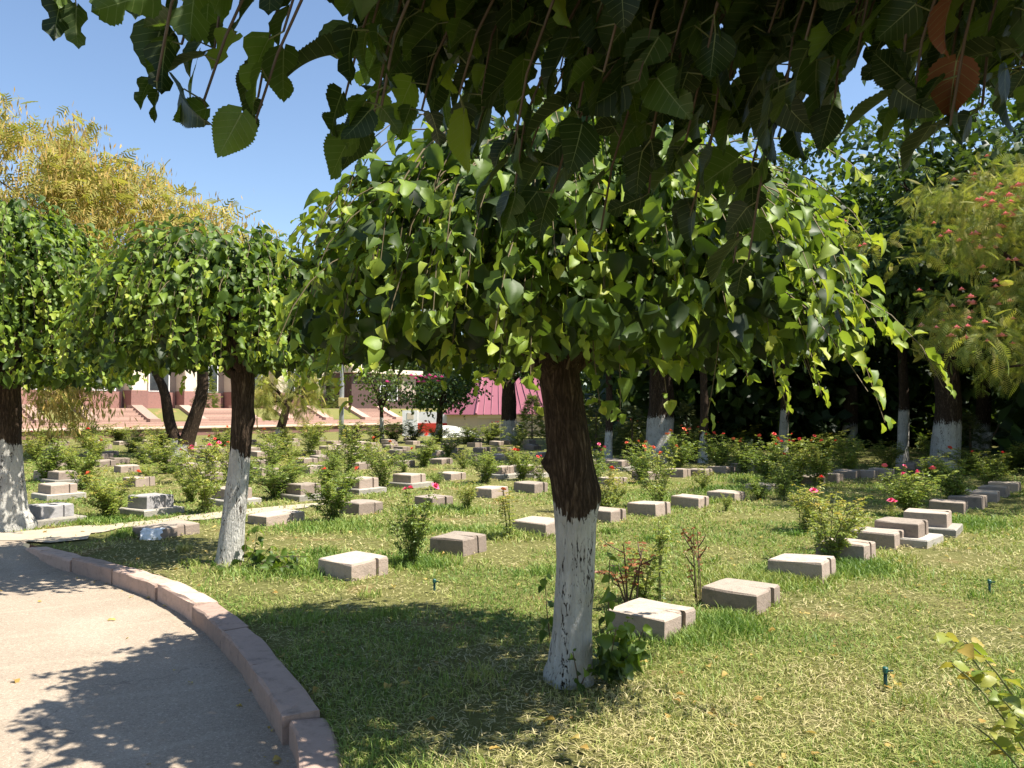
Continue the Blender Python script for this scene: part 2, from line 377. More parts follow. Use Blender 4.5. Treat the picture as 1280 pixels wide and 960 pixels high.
def gz(x, y):
    """ground height: level field, falls away behind it towards the small house"""
    x = np.asarray(x, float); y = np.asarray(y, float)
    s = np.clip((y - 50) / 9, 0, 1); s = s * s * (3 - 2 * s)
    m = np.clip((x + 9.5) / 3, 0, 1)
    return -1.3 * s * m
def lawn_mesh():
    V = []; T = []
    def grid(X, Y):
        b = sum(len(a) for a in V); r, c = X.shape
        z = gz(X, Y) + np.where(Y < 40, 0.02 * (fbm(X * 0.8, Y * 0.8, 3) - 0.5), 0)
        V.append(np.stack([X, Y, z], -1).reshape(-1, 3))
        i = (np.arange(r - 1)[:, None] * c + np.arange(c - 1)[None]).ravel() + b
        T.append(np.concatenate([np.stack([i, i + 1, i + c + 1], 1), np.stack([i, i + c + 1, i + c], 1)]))
    ys = np.linspace(-5.0, YK, 80); s = np.linspace(0, 1, 70) ** 2.2
    x0 = kerb_x(ys) - 0.06
    X = x0[:, None] + s[None] * (140 - x0[:, None]); grid(X, np.repeat(ys[:, None], 70, 1))
    ys2 = np.r_[np.linspace(YK, 30, 45), np.linspace(31, 70, 40), np.linspace(75, 300, 25)]
    xs = np.r_[np.linspace(-160, -31, 20), np.linspace(-30, 30, 81), np.linspace(31, 160, 20)]
    X, Y = np.meshgrid(xs, ys2); grid(X, Y)
    xe = kerb_x(YK) - .06; X, Y = np.meshgrid(np.linspace(-160, xe, 60), np.linspace(KL[0, 1] + .12, YK, 3)); grid(X, Y)
    return np_mesh('lawn', np.concatenate(V), np.concatenate(T), M['soil'], smooth=True)
tag(link('lawn', lawn_mesh()), 'sunlit lawn ground between grave blocks', 'lawn', kind='structure')

def asphalt():
    mb = MB(); n = len(KL); rows = []
    xs = [0, 0.5, 1.2, 2.5, 5, 10, 40]
    idx = list(range(0, n, 4)) + [n - 1]
    pts = []
    for i in idx:
        r = min(1, max(0, (KL[i, 1] - KL[0, 1] + 1.0) / 1.0)); r = r * r * (3 - 2 * r)      # rises to the apron at its far end
        for k, dx in enumerate(xs): pts.append((KL[i, 0] + 0.05 - dx * (1 if k else 0), KL[i, 1] + (0.3 if i == 0 else 0), RZ + 0.118 * r))
    c = len(xs); fs = [(a * c + k, a * c + k + 1, (a + 1) * c + k + 1, (a + 1) * c + k) for a in range(len(idx) - 1) for k in range(c - 1)]
    mb.poly(pts, fs)
    o = mb.build('asphalt_path', M['asphalt']); return o
tag(asphalt(), 'dusty beige asphalt path left of the curved kerb', 'path', kind='structure')

kerb = tag(empty('kerb', (0, 0, 0)), 'curved pink stone kerb between asphalt path and lawn', 'kerb', kind='structure')
def kerb_stones():
    d = np.r_[0, np.cumsum(np.linalg.norm(np.diff(KL, axis=0), axis=1))]
    rnd = random.Random(4); s = 0.0; first = True
    while s < d[-1] - 0.4:
        L = rnd.uniform(0.86, 1.06); e = min(s + L, d[-1])
        ss = np.linspace(s + 0.010, e - 0.010, 7); h = 0.045 + rnd.uniform(-0.018, 0.014); lat = rnd.uniform(-0.02, 0.02); tilt = rnd.uniform(-0.016, 0.012)
        P = np.c_[np.interp(ss, d, KL[:, 0]), np.interp(ss, d, KL[:, 1])]; N = np.c_[np.interp(ss, d, KN[:, 0]), np.interp(ss, d, KN[:, 1])]
        P = P + N * lat
        prof = [(0, -0.25), (0.0, h - 0.018), (0.006, h - 0.006), (0.018, h), (KW - 0.018, h + tilt), (KW - 0.004, h - 0.008 + tilt), (KW, h - 0.02 + tilt), (KW, -0.25)]
        pts = []; k = len(prof)
        for j in range(7):
            for a, z in prof:
                q = P[j] + N[j] * (a + rnd.uniform(-0.006, 0.006)); zz = z + (rnd.uniform(-0.008, 0.004) if z > 0 else 0)
                if first: zz = z if z < 0 else z - 0.10 * max(0, 1 - j / 4.0)
                pts.append((q[0], q[1], zz))
        fs = [(j * k + i, j * k + i + 1, (j + 1) * k + i + 1, (j + 1) * k + i) for j in range(6) for i in range(k - 1)]
        fs += [tuple(range(k)), tuple(6 * k + i for i in range(k - 1, -1, -1))]
        MB().poly(pts, fs).build('kerb_stone', M['kerb'], kerb)
        s = e; first = False
kerb_stones()

# ------------------------------------------------------------------ directions of the grave field
A = math.radians(50.7)
U = np.array([math.cos(A), math.sin(A)])          # along the rows, to the right and away
N2 = np.array([math.sin(A), -math.cos(A)])        # the lit front faces look this way
RZ_ROW = A                                        # local +x = U, local -y = N2

# narrow concrete footpath running along the first row at the left, and its apron at the asphalt's end
def footpath():
    c = at(60, 668)[:2]; c = np.array(c); pts = []; fs = []
    rnd = random.Random(2); ts = np.arange(-0.4, 5.0, 0.3)
    for i, t in enumerate(ts):
        wv = 0.42 + 0.09 * math.sin(t * 2.1) + rnd.uniform(-0.07, 0.07)
        if t > 2.2: wv *= max(0.2, 1 - (t - 2.2) / 3)
        if 0.7 < t < 1.8: wv *= .45
        for sgn in (-1, 1):
            q = c + U * t + N2 * wv * sgn; pts.append((q[0], q[1], 0.017))
    fs = [(2 * i, 2 * i + 1, 2 * i + 3, 2 * i + 2) for i in range(len(ts) - 1)]
    return MB().poly(pts, fs).build('footpath', M['concrete'])
tag(footpath(), 'narrow worn pale concrete footpath beside left tree', 'footpath', kind='structure')
def apron():
    k0 = KL[0]; P = [(k0[0] - 12, k0[1] + .16), (k0[0] - .05, k0[1] + .16), (k0[0] + .45, k0[1] + .0), (k0[0] + .75, k0[1] + .28), (k0[0] + .45, k0[1] + 1.0), (k0[0] - .6, k0[1] + .85), (k0[0] - 2.5, k0[1] + .95), (k0[0] - 12, k0[1] + .8)]
    return MB().poly([(x, y, 0.0215) for x, y in P], [tuple(range(len(P)))]).build('concrete_apron', M['concrete'])
tag(apron(), 'pale concrete apron at the end of the kerb', 'pavement', kind='structure')

# ------------------------------------------------------------------ grave blocks
def block_mesh(name, mat, W, L, H, seed):
    """granite block: front (-y) and rear split by an upright rebate, weathered edges"""
    r = random.Random(seed); w2, l2 = W / 2, L / 2
    g0 = w2 * r.uniform(-0.02, 0.16); g1 = g0 + 0.085; dp = 0.030
    j = lambda a: a + r.uniform(-0.009, 0.009)
    plan = [(-w2, -l2), (g0, -l2), (g0 + 0.004, -l2 + dp), (g1, -l2 + dp), (g1 + 0.004, -l2 + 0.003), (w2, -l2), (w2, -l2 * 0.1), (w2, l2), (g1, l2), (-w2, l2), (-w2, l2 * 0.1)]
    plan = [(j(a), j(b)) for a, b in plan]
    mb = MB(); n = len(plan)
    lv = [(-0.12, 1.01), (H - 0.016, 1.0), (H, 0.955)]
    pts = []
    for z, s in lv:
        for a, b in plan: pts.append((a * s, b * s, z + (r.uniform(-0.010, 0.006) if z > 0.05 else 0)))
    fs = [(q * n + i, q * n + (i + 1) % n, (q + 1) * n + (i + 1) % n, (q + 1) * n + i) for q in range(2) for i in range(n)]
    c = len(pts); pts.append((0.0, 0.0, H + 0.004)); fs += [(2 * n + i, 2 * n + (i + 1) % n, c) for i in range(n)]
    fs.append(tuple(range(n - 1, -1, -1)))
    return mb.poly(pts, fs).mesh(name, mat)
def plinth_mesh(seed):
    r = random.Random(seed); pts = []
    for z, s in ((-0.05, 1), (0.085, 1), (0.10, 0.975)):
        for a, b in ((-0.33, -0.37), (0.33, -0.37), (0.33, 0.33), (-0.33, 0.33)): pts.append((a * s + r.uniform(-.008, .008), b * s + r.uniform(-.008, .008), z))
    fs = [(q * 4 + i, q * 4 + (i + 1) % 4, (q + 1) * 4 + (i + 1) % 4, (q + 1) * 4 + i) for q in range(2) for i in range(4)] + [(8, 9, 10, 11), (3, 2, 1, 0)]
    return MB().poly(pts, fs).mesh('plinth', M['plinth'])
BW, BL = 0.46, 0.49
BLK = [block_mesh('granite_block', M['granite'], BW, BL, 0.185, i) for i in range(8)]
BLKG = [block_mesh('granite_block', M['granite_grey'], BW, BL, 0.195, 40 + i) for i in range(2)]
PLN = [plinth_mesh(i) for i in range(3)]
# (x, y) of the near corner where the shaded left side meets the lit front, p = on a plinth, g = light grey, optional own label
ST = [(63, 618, 'p'), (71, 600, 'p'), (72, 584, ''), (76, 572, ''), (64, 566, ''), (74, 557, ''), (50, 649, 'pg'),
      (153, 591, ''), (143, 580, ''), (132, 570, ''), (126, 562, ''), (122, 556, ''), (167, 609, ''), (180, 637, 'pg'),
      (243, 566, ''), (227, 588, ''), (256, 602, ''), (270, 585, ''), (285, 625, 'p'), (199, 674, ''), (341, 657, ''),
      (376, 619, 'p'), (386, 592, ''), (399, 577, ''), (327, 595, ''), (322, 571, ''), (337, 563, ''), (450, 611, 'p'),
      (449, 587, ''), (451, 574, ''), (449, 564, ''), (452, 557, ''), (409, 563, ''), (416, 556, ''), (450, 644, ''),
      (512, 604, 'p'), (504, 584, ''), (543, 635, ''), (552, 581, ''), (566, 601, ''), (570, 567, ''), (567, 555, ''), (516, 556, ''),
      (485, 555, ''), (488, 561, ''), (496, 568, ''), (591, 576, ''), (604, 566, ''), (634, 565, ''), (631, 575, ''), (665, 561, ''),
      (662, 555, ''), (637, 556, ''), (622, 557, ''), (628, 593, 'p'), (668, 592, 'p'), (616, 623, ''), (667, 617, ''), (679, 672, ''),
      (439, 727, ''), (576, 696, ''), (761, 654, ''), (769, 608, ''), (777, 584, 'p'), (755, 568, ''), (779, 565, ''), (820, 646, ''),
      (871, 636, ''), (812, 601, ''), (852, 597, ''), (833, 579, ''), (880, 596, ''), (908, 592, ''), (934, 589, ''), (917, 628, ''),
      (1022, 607, ''), (1046, 604, ''), (1079, 706, ''), (1118, 688, ''), (1149, 673, 'p'), (1180, 660, 'p'), (1204, 643, ''), (1228, 637, ''),
      (1244, 628, ''), (1259, 622, ''), (1272, 616, ''), (1091, 598, ''), (1068, 599, ''), (1112, 597, ''), (1144, 588, ''), (1156, 586, ''),
      (1167, 583, ''), (1180, 580, ''), (1025, 731, ''), (949, 769, ''), (832, 806, ''), (733, 571, ''), (804, 559, ''), (780, 556, ''), (962, 617, '')]
HAND = {(832, 806): 'chipped granite block right of the big trunk, nearest to the camera', (949, 769): 'bare granite block beside the withered brown rose stem',
        (1025, 731): 'granite block half sunk in lush weeds in the right-hand row', (1079, 706): 'upright-looking granite block at the edge of the weeds, right-hand row',
        (439, 727): 'granite block in the grass just behind the big canopy shadow', (576, 696): 'granite block right of the near pink rose bush',
        (679, 672): 'granite block just left of the big whitewashed trunk', (761, 654): 'granite block just right of the big whitewashed trunk',
        (50, 649): 'light grey block on a plinth at the foot of the leftmost trunk', (180, 637): 'light grey block on a wide plinth left of the second trunk',
        (199, 674): 'wide low granite block with a white sheet at its end', (341, 657): 'wide granite block just right of the second trunk',
        (285, 625): 'granite block half hidden behind the second trunk', (1149, 673): 'granite block on a plinth behind the single pink rose stem',
        (1180, 660): 'granite block on a plinth at the right, last one in full sun', (820, 646): 'stained granite block behind the withered stems',
        (871, 636): 'small granite block on open grass right of the stained one', (917, 628): 'granite block sunk in grass, end of the open lawn row'}
pos = []
for x, y, fl in ST:
    zb = 0.10 if 'p' in fl else 0.0
    c = np.array(at(x, y, zb)[:2]); pos.append(c + U * BW / 2 - N2 * BL / 2)
POS = np.array(pos)
# the rows go on behind the bushes: fill the grid (rows 3.45 m apart, blocks 1.4 m apart) where it is still open
rf_ = random.Random(23)
for k in range(3, 11):
    rc = 2.87 + 3.45 * k + (.25 if k > 3 else 0)
    for t in np.arange(4.0, 40, 1.4):
        p = -N2 * rc + U * (t + rf_.uniform(-.2, .2)); x, y = px_of(np.array([p[0], p[1], 0.0]))
        v = -(p - np.array([-28.0, 50.0])) @ N2
        if not (18 < x < 1010 and 551 < y and v < -6.6 and p[1] < 47) or np.min(np.linalg.norm(POS - p, axis=1)) < 1.05: continue
        if k == 3 and t > 24: continue
        ST.append((round(float(x)), round(float(y)), '')); POS = np.vstack([POS, p])
ORD = ['first', 'second', 'third', 'fourth', 'fifth', 'sixth', 'seventh', 'eighth', 'ninth', 'tenth', 'eleventh', 'twelfth', 'thirteenth', 'fourteenth', 'fifteenth', 'sixteenth', 'seventeenth', 'eighteenth', 'nineteenth']
ORD += [a + '-' + b for a in ('twenty', 'thirty') for b in ['th'] + ORD[:9]]; ORD = [o.replace('twenty-th', 'twentieth').replace('thirty-th', 'thirtieth') for o in ORD]
rowc = -(POS @ N2)                                # distance of the row from the camera side
row = np.maximum(0, np.round((rowc - 2.87) / 3.5)).astype(int); cur = int(row.max())
LBL = {}
for rr in range(cur + 1):
    m = [i for i in range(len(ST)) if row[i] == rr]; m.sort(key=lambda i: POS[i] @ U)
    for k, i in enumerate(m): LBL[i] = f'{ORD[k]} from left, {ORD[rr]} slanting row'
STONE_NAME = []
rs = random.Random(11)
for i, (x, y, fl) in enumerate(ST):
    near = HAND.get((x, y)); extra = ' on a plinth' if 'p' in fl else ''
    lab = near or f'pinkish granite grave block{extra}, {LBL[i]}'
    e = empty('grave_block', (POS[i][0], POS[i][1], float(gz(*POS[i]))), RZ_ROW + rs.uniform(-0.08, 0.08))
    tag(e, lab, 'grave block', 'granite grave blocks')
    b = link('block', rs.choice(BLKG if 'g' in fl else BLK), e, (0, 0, 0.10 if 'p' in fl else 0))
    sc = rs.uniform(0.93, 1.05); b.scale = (sc, rs.uniform(0.93, 1.06), rs.uniform(0.86, 1.05))
    b.rotation_euler = (rs.uniform(-.04, .04), rs.uniform(-.04, .04), 0) if 'p' not in fl else (0, 0, rs.uniform(-.04, .04))
    if (x, y) in ((199, 674), (341, 657)): b.scale = (1.35, 1.0, 0.75)
    if 'p' in fl: link('plinth', rs.choice(PLN), e)

# ------------------------------------------------------------------ leaves
def leaf_shape(kind, rows, half, seed=0, serr=0.0, curl=0.25, fold=0.18):
    """unit-long mulberry leaf: base at origin, tip at +y, upper face +z. returns V, T, UV"""
    r = np.random.RandomState(seed)
    tt = [0, .05, .15, .30, .45, .60, .75, .88, 1]
    plainh = [.03, .27, .40, .43, .38, .29, .18, .085, 0]
    lob = [.03, .25, .37, .34, .09, .24, .28, .14, 0]
    deep = [.03, .24, .33, .20, .10, .26, .25, .12, 0]
    prof = {'plain': (plainh, plainh), 'left': (lob, plainh), 'right': (plainh, lob), 'both': (lob, deep)}[kind]
    t = np.linspace(0, 1, rows + 1)
    HL = np.interp(t, tt, prof[0]); HR = np.interp(t, tt, prof[1])
    if serr:
        z = 1 + serr * np.where(np.arange(rows + 1) % 2 == 0, 1, -1); HL = HL * z; HR = HR * z
    us = np.linspace(-1, 1, 2 * half + 1); V = []; UV = []
    wav = r.uniform(0, 6)
    for i in range(rows + 1):
        for u in us:
            h = HL[i] if u < 0 else HR[i]; x = u * h
            y = t[i] - 0.16 * abs(u) ** 1.4 * max(0, 1 - t[i] / 0.28) + 0.05 * abs(u) * (t[i] < .9)
            z = -curl * t[i] ** 2 + fold * abs(x) + 0.035 * math.sin(9 * t[i] + wav) * abs(u)
            V.append((x, y, z)); UV.append((0.5 + x, t[i]))
    c = 2 * half + 1; T = []
    for i in range(rows):
        for k in range(c - 1):
            a = i * c + k; T += [(a, a + 1, a + c + 1), (a, a + c + 1, a + c)]
    return np.array(V, np.float32), np.array(T, np.int32), np.array(UV, np.float32)

def frames(d, nrm):
    """rotation matrices with columns (side, direction, normal)"""
    d = d / np.linalg.norm(d, axis=1)[:, None]
    s = np.cross(d, nrm); s /= np.maximum(1e-6, np.linalg.norm(s, axis=1))[:, None]
    n = np.cross(s, d); return np.stack([s, d, n], axis=2)
def scatter(shapes, which, P, R, S, tint, name, mat, uv=False, smooth=False):
    """many leaves joined into one mesh"""
    Vs, Ts, Ti, UVs = [], [], [], []; b = 0
    for k, (V, T, UV) in enumerate(shapes):
        m = np.where(which == k)[0]
        if not len(m): continue
        v = np.einsum('nij,vj->nvi', R[m], V) * S[m][:, None, None] + P[m][:, None, :]
        Vs.append(v.reshape(-1, 3)); Ts.append((T[None] + (np.arange(len(m)) * len(V))[:, None, None]).reshape(-1, 3) + b)
        Ti.append(np.repeat(tint[m], len(V))); UVs.append(np.tile(UV, (len(m), 1))); b += len(m) * len(V)
    return np_mesh(name, np.concatenate(Vs), np.concatenate(Ts), mat, np.concatenate(Ti), np.concatenate(UVs) if uv else None, smooth=smooth)
KINDS = ['plain', 'left', 'both', 'right', 'both', 'plain']
LOW = [leaf_shape(k, 5, 1, i, 0, [.2, .5, .3, .15, .35, .7][i], [.35, .6, .25, .5, .4, .8][i]) for i, k in enumerate(KINDS)]
MID = [leaf_shape(k, 10, 2, i, .05, [.2, .45, .3, .15, .35, .6][i], [.3, .5, .2, .4, .3, .7][i]) for i, k in enumerate(KINDS)]
HIGH = [leaf_shape(k, 36, 3, i, .045, [.12, .3, .2, .08, .2, .4][i], [.15, .3, .1, .25, .2, .4][i]) for i, k in enumerate(KINDS)]

def leaf_library(shapes, mat, tints):
    return {(k, j): np_mesh('leaf', V, T, mat, np.full(len(V), t), UV, smooth=True) for k, (V, T, UV) in enumerate(shapes) for j, t in enumerate(tints)}
def leaf_objects(lib, ntint, parent, base, which, P, R, S, tint):
    for k, p, r, s, t in zip(which, P, R, S, tint):
        o = bpy.data.objects.new('leaf', lib[(int(k), min(ntint - 1, int(t * ntint)))]); COL.objects.link(o); o.parent = parent
        m = Matrix([list(r[0] * s) + [p[0] - base[0]], list(r[1] * s) + [p[1] - base[1]], list(r[2] * s) + [p[2] - base[2]], [0, 0, 0, 1]])
        o.matrix_basis = m

def trunk_mesh(name, spine, rad, seg=26, seed=0, paint_h=1.1, rough=0.04, knots=()):
    """spine: list of (x,y,z) local, rad: radii; fine bark ridges as geometry, 'paint' attribute for whitewash"""
    spine = np.array(spine, float); rad = np.array(rad, float)
    d = np.r_[0, np.cumsum(np.linalg.norm(np.diff(spine, axis=0), axis=1))]
    n = max(10, int(d[-1] / 0.035)) if seg > 14 else 12
    s = np.linspace(0, d[-1], n)
    C = np.c_[[np.interp(s, d, spine[:, i]) for i in range(3)]].T
    for _ in range(max(1, n // 12)): C[1:-1] = .25 * C[:-2] + .5 * C[1:-1] + .25 * C[2:]
    Rr = np.interp(s, d, rad); V = []; pa = []
    rs_ = np.random.RandomState(seed); ph = rs_.uniform(0, 6.28, 6)
    th = np.linspace(0, 2 * PI, seg, endpoint=False)
    for i in range(n):
        z = C[i, 2]
        r = Rr[i] * (1 + rough * (np.sin(3 * th + ph[0] + z * 1.1) * .6 + np.sin(5 * th + ph[1] - z * 2.0) * .5 + (vnoise(th * 2.2 + 10, np.full(seg, z * 5), seed) - .5) * 1.4
                             + (vnoise(th * 4.5 + 3, np.full(seg, z * 7), seed + 3) - .5) * 1.5))
        for (kz, kth, ks, kr) in knots:
            dth = np.angle(np.exp(1j * (th - kth))); r = r + ks * np.exp(-((z - kz) / kr) ** 2 - (dth / 0.5) ** 2)
        V.append(np.c_[C[i, 0] + r * np.cos(th), C[i, 1] + r * np.sin(th), np.full(seg, z)])
        edge = paint_h + 0.05 * np.sin(2 * th + ph[2])
        pa.append(np.clip((edge - z) / 0.10 + 0.5, 0, 1))
    V = np.concatenate(V); pa = np.concatenate(pa); T = []
    for i in range(n - 1):
        k = np.arange(seg); k2 = (k + 1) % seg; a = i * seg
        T.append(np.c_[a + k, a + k2, a + seg + k2]); T.append(np.c_[a + k, a + seg + k2, a + seg + k])
    top = (n - 1) * seg; k = np.arange(1, seg - 1); T.append(np.c_[np.full(len(k), top), top + k, top + k + 1])
    return np_mesh(name, V, np.concatenate(T), M['bark'], smooth=True, extra={'paint': pa})

def bezier(P0, P1, P2, P3, n):
    t = np.linspace(0, 1, n)[:, None]
    return (1 - t) ** 3 * P0 + 3 * (1 - t) ** 2 * t * P1 + 3 * (1 - t) * t * t * P2 + t ** 3 * P3

def tubes_np(curves, r0, r1, k=4):
    V = []; T = []; b = 0
    for c, a0, a1 in zip(curves, r0, r1):
        n = len(c); d = np.gradient(c, axis=0); d /= np.linalg.norm(d, axis=1)[:, None] + 1e-9
        a = np.cross(d, np.array([.31, .9, .2])); a /= np.linalg.norm(a, axis=1)[:, None] + 1e-9; q = np.cross(d, a)
        rr = np.linspace(a0, a1, n)[:, None]
        th = np.linspace(0, 2 * PI, k, endpoint=False)
        V.append((c[:, None, :] + (a[:, None, :] * np.cos(th)[None, :, None] + q[:, None, :] * np.sin(th)[None, :, None]) * rr[:, :, None]).reshape(-1, 3))
        i = np.arange(n - 1)[:, None] * k; j = np.arange(k)[None]; j2 = (j + 1) % k
        T.append(np.concatenate([np.stack([i + j, i + j2, i + k + j2], -1).reshape(-1, 3), np.stack([i + j, i + k + j2, i + k + j], -1).reshape(-1, 3)]) + b); b += n * k
    return np.concatenate(V), np.concatenate(T)

def shoot_leaves(rng, curves, spacing, size, start=0.2, down=0.55, out_c=None):
    """leaves along drooping shoots; returns arrays P, R, S, tint"""
    P, D, Nn, S, Ti, PB = [], [], [], [], [], []
    for c in curves:
        seg = np.linalg.norm(np.diff(c, axis=0), axis=1); L = np.r_[0, np.cumsum(seg)]
        s = np.r_[np.arange(L[-1] * start + rng.uniform(0, spacing), L[-1] - .02, spacing), L[-1], L[-1]]
        if len(s) == 0: continue
        p = np.c_[[np.interp(s, L, c[:, i]) for i in range(3)]].T
        g = np.gradient(c, axis=0); g = np.c_[[np.interp(s, L, g[:, i]) for i in range(3)]].T; g /= np.linalg.norm(g, axis=1)[:, None] + 1e-9
        n = len(s); out = p - out_c; out[:, 2] = 0; out /= np.linalg.norm(out, axis=1)[:, None] + 1e-6
        side = np.cross(g, [0, 0, 1.0]); side += rng.normal(0, .25, side.shape)
        sg = np.where(np.arange(n) % 2 == 0, 1, -1)[:, None]
        pet = side * sg * .7 + out * .5 + rng.normal(0, .35, (n, 3)); pet /= np.linalg.norm(pet, axis=1)[:, None]
        frac = s / L[-1]
        sz = size * (1.08 - .5 * frac ** 3) * rng.uniform(.5, 1.25, n)
        a = p + pet * (sz * .35)[:, None]
        d = pet * .55 + out * .3 + np.array([0, 0, -down * 1.35]) + rng.normal(0, .42, (n, 3))
        nn = out * .7 + np.array([0, 0, .75]) + pet * .3 + rng.normal(0, .62, (n, 3))
        P.append(a); D.append(d); Nn.append(nn); S.append(sz); PB.append(p)
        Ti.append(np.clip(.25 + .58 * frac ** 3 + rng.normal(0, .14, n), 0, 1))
    P = np.concatenate(P); return P, frames(np.concatenate(D), np.concatenate(Nn)), np.concatenate(S), np.concatenate(Ti), np.concatenate(PB)

LIB_LOW = leaf_library(MID, M['mulberry'], [.15, .3, .45, .65, .9])
def mulberry(name, label, base, spine, rad, head, R, zt, zs, hang, nshoot, leaf, seed, paint_h, extra=(), squash=1.0, knots=(), spacing=.06, centre=(0, 0)):
    """grafted weeping mulberry: trunk, umbrella of arching shoots, hanging leaves"""
    rng = np.random.RandomState(seed); base = np.array(base, float)
    e = tag(empty(name, base), label, 'tree', 'weeping mulberry trees with whitewashed trunks')
    link('trunk', trunk_mesh('trunk', spine, rad, 30, seed, paint_h, knots=knots), e)
    H = base + np.array(head); C0 = H + np.array([centre[0], centre[1], 0]); curves = []
    for i in range(nshoot):
        ph = rng.uniform(0, 2 * PI); r = R * rng.uniform(.05, 1) ** .42 * rng.uniform(.86, 1.06) * (1.13 if rng.uniform() < .07 else 1)
        dr = np.array([math.cos(ph), math.sin(ph) * squash, 0]); q = (r / R)
        zpk = base[2] + zt - (zt - zs) * q ** 2.8 + rng.normal(0, .15)
        ze = zpk - (hang[0] + (hang[1] - hang[0]) * rng.uniform(0, 1)) * (0.45 + .55 * q)
        if rng.uniform() < .5 and q < .9: ze = base[2] + head[2] + rng.uniform(-.1, .4)
        ze = max(ze, base[2] + head[2] - (.26 if q > .7 else .0) + rng.uniform(-.08, .28))
        P0 = H + rng.normal(0, .06, 3); P3 = np.array([C0[0], C0[1], 0]) + dr * r * rng.uniform(1.0, 1.08); P3[2] = ze
        P1 = P0 * .75 + P3 * .25; P1[2] = P0[2] + (zpk - P0[2]) * 1.35
        P2 = P0 * .12 + P3 * .88; P2[2] = zpk + .22 * (zpk - ze)
        c = bezier(P0, P1, P2, P3, 12); c[3:] += np.cumsum(rng.normal(0, .012, (9, 3)), axis=0); curves.append(c)
    for pts in extra:
        curves.append(np.array(pts, float))
    # heavy limbs from the graft
    limbs = []
    for k in range(7):
        ph = k * 2 * PI / 7 + rng.uniform(-.3, .3); L = R * rng.uniform(.45, .7)
        P0 = H + np.array([0, 0, -.22]); P3 = H + np.array([math.cos(ph) * L, math.sin(ph) * L, rng.uniform(.25, .55) * (zt - head[2])])
        limbs.append(bezier(P0, P0 + [math.cos(ph) * .12, math.sin(ph) * .12, .25], P3 * .6 + P0 * .4 + [0, 0, .15], P3, 9))
    V, T = tubes_np(limbs, [rad[-1] * .55] * 7, [.018] * 7, 8)
    link('limbs', np_mesh('limbs', V - base, T, M['bark'], smooth=True, extra={'paint': np.zeros(len(V))}), e)
    V, T = tubes_np(curves, rng.uniform(.006, .011, len(curves)), [.0022] * len(curves), 3)
    o = link('shoots', np_mesh('shoots', V - base, T, M['shoot'], smooth=True), e); o['kind'] = 'stuff'
    P, Rm, S, Ti, PB = shoot_leaves(rng, curves, spacing, leaf, .18, .55, C0)
    # old leaves on the short inner spurs, through the whole crown
    ni = int(820 * R * R); rr_ = R * .97 * np.sqrt(rng.uniform(.01, 1, ni)); pa_ = rng.uniform(0, 2 * PI, ni); zl = base[2] + head[2] + .06 - .10 * rng.uniform(0, 1, ni); zh = base[2] + zt - .25 - (zt - zs) * (rr_ / R) ** 2.8
    Pi = np.stack([C0[0] + rr_ * np.cos(pa_), C0[1] + rr_ * np.sin(pa_), zl + (zh - zl) * rng.uniform(0, 1, ni) ** 1.7], 1)
    di = rng.normal(0, .5, (ni, 3)) + [0, 0, -.7]; nn_ = rng.normal(0, .8, (ni, 3)) + [0, 0, .5]
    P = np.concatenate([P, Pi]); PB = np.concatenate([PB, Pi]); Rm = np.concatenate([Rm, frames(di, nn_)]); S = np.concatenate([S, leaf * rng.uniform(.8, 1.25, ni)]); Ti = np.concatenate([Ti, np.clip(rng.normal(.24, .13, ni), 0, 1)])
    which = rng.randint(0, len(LOW), len(P))
    # the leaves that show largest in the photograph become parts of their own
    x, y = px_of(P); inv = (x > -20) & (x < 1300) & (y > -20) & (y < 980)
    score = S / (P[:, 1] - .35 * R) + np.where(inv, 0, -9) - np.where(np.arange(len(P)) >= len(P) - ni, 9, 0) + rng.uniform(0, .006, len(P))
    idx = np.argsort(-score)[:290]; rest = np.ones(len(P), bool); rest[idx] = False
    leaf_objects(LIB_LOW, 5, e, base, which[idx], P[idx], Rm[idx], S[idx], Ti[idx])
    o = link('foliage', scatter(LOW, which[rest], P[rest] - base, Rm[rest], S[rest], Ti[rest], 'foliage', M['mulberry']), e); o['kind'] = 'stuff'
    # petioles
    pv, ptri = tubes_np([np.stack([a, b]) for a, b in zip(PB[idx], P[idx])], [.0014] * len(idx), [.0012] * len(idx), 3)
    o = link('petioles', np_mesh('petioles', pv - base, ptri, M['stem']), e); o['kind'] = 'stuff'
    return e

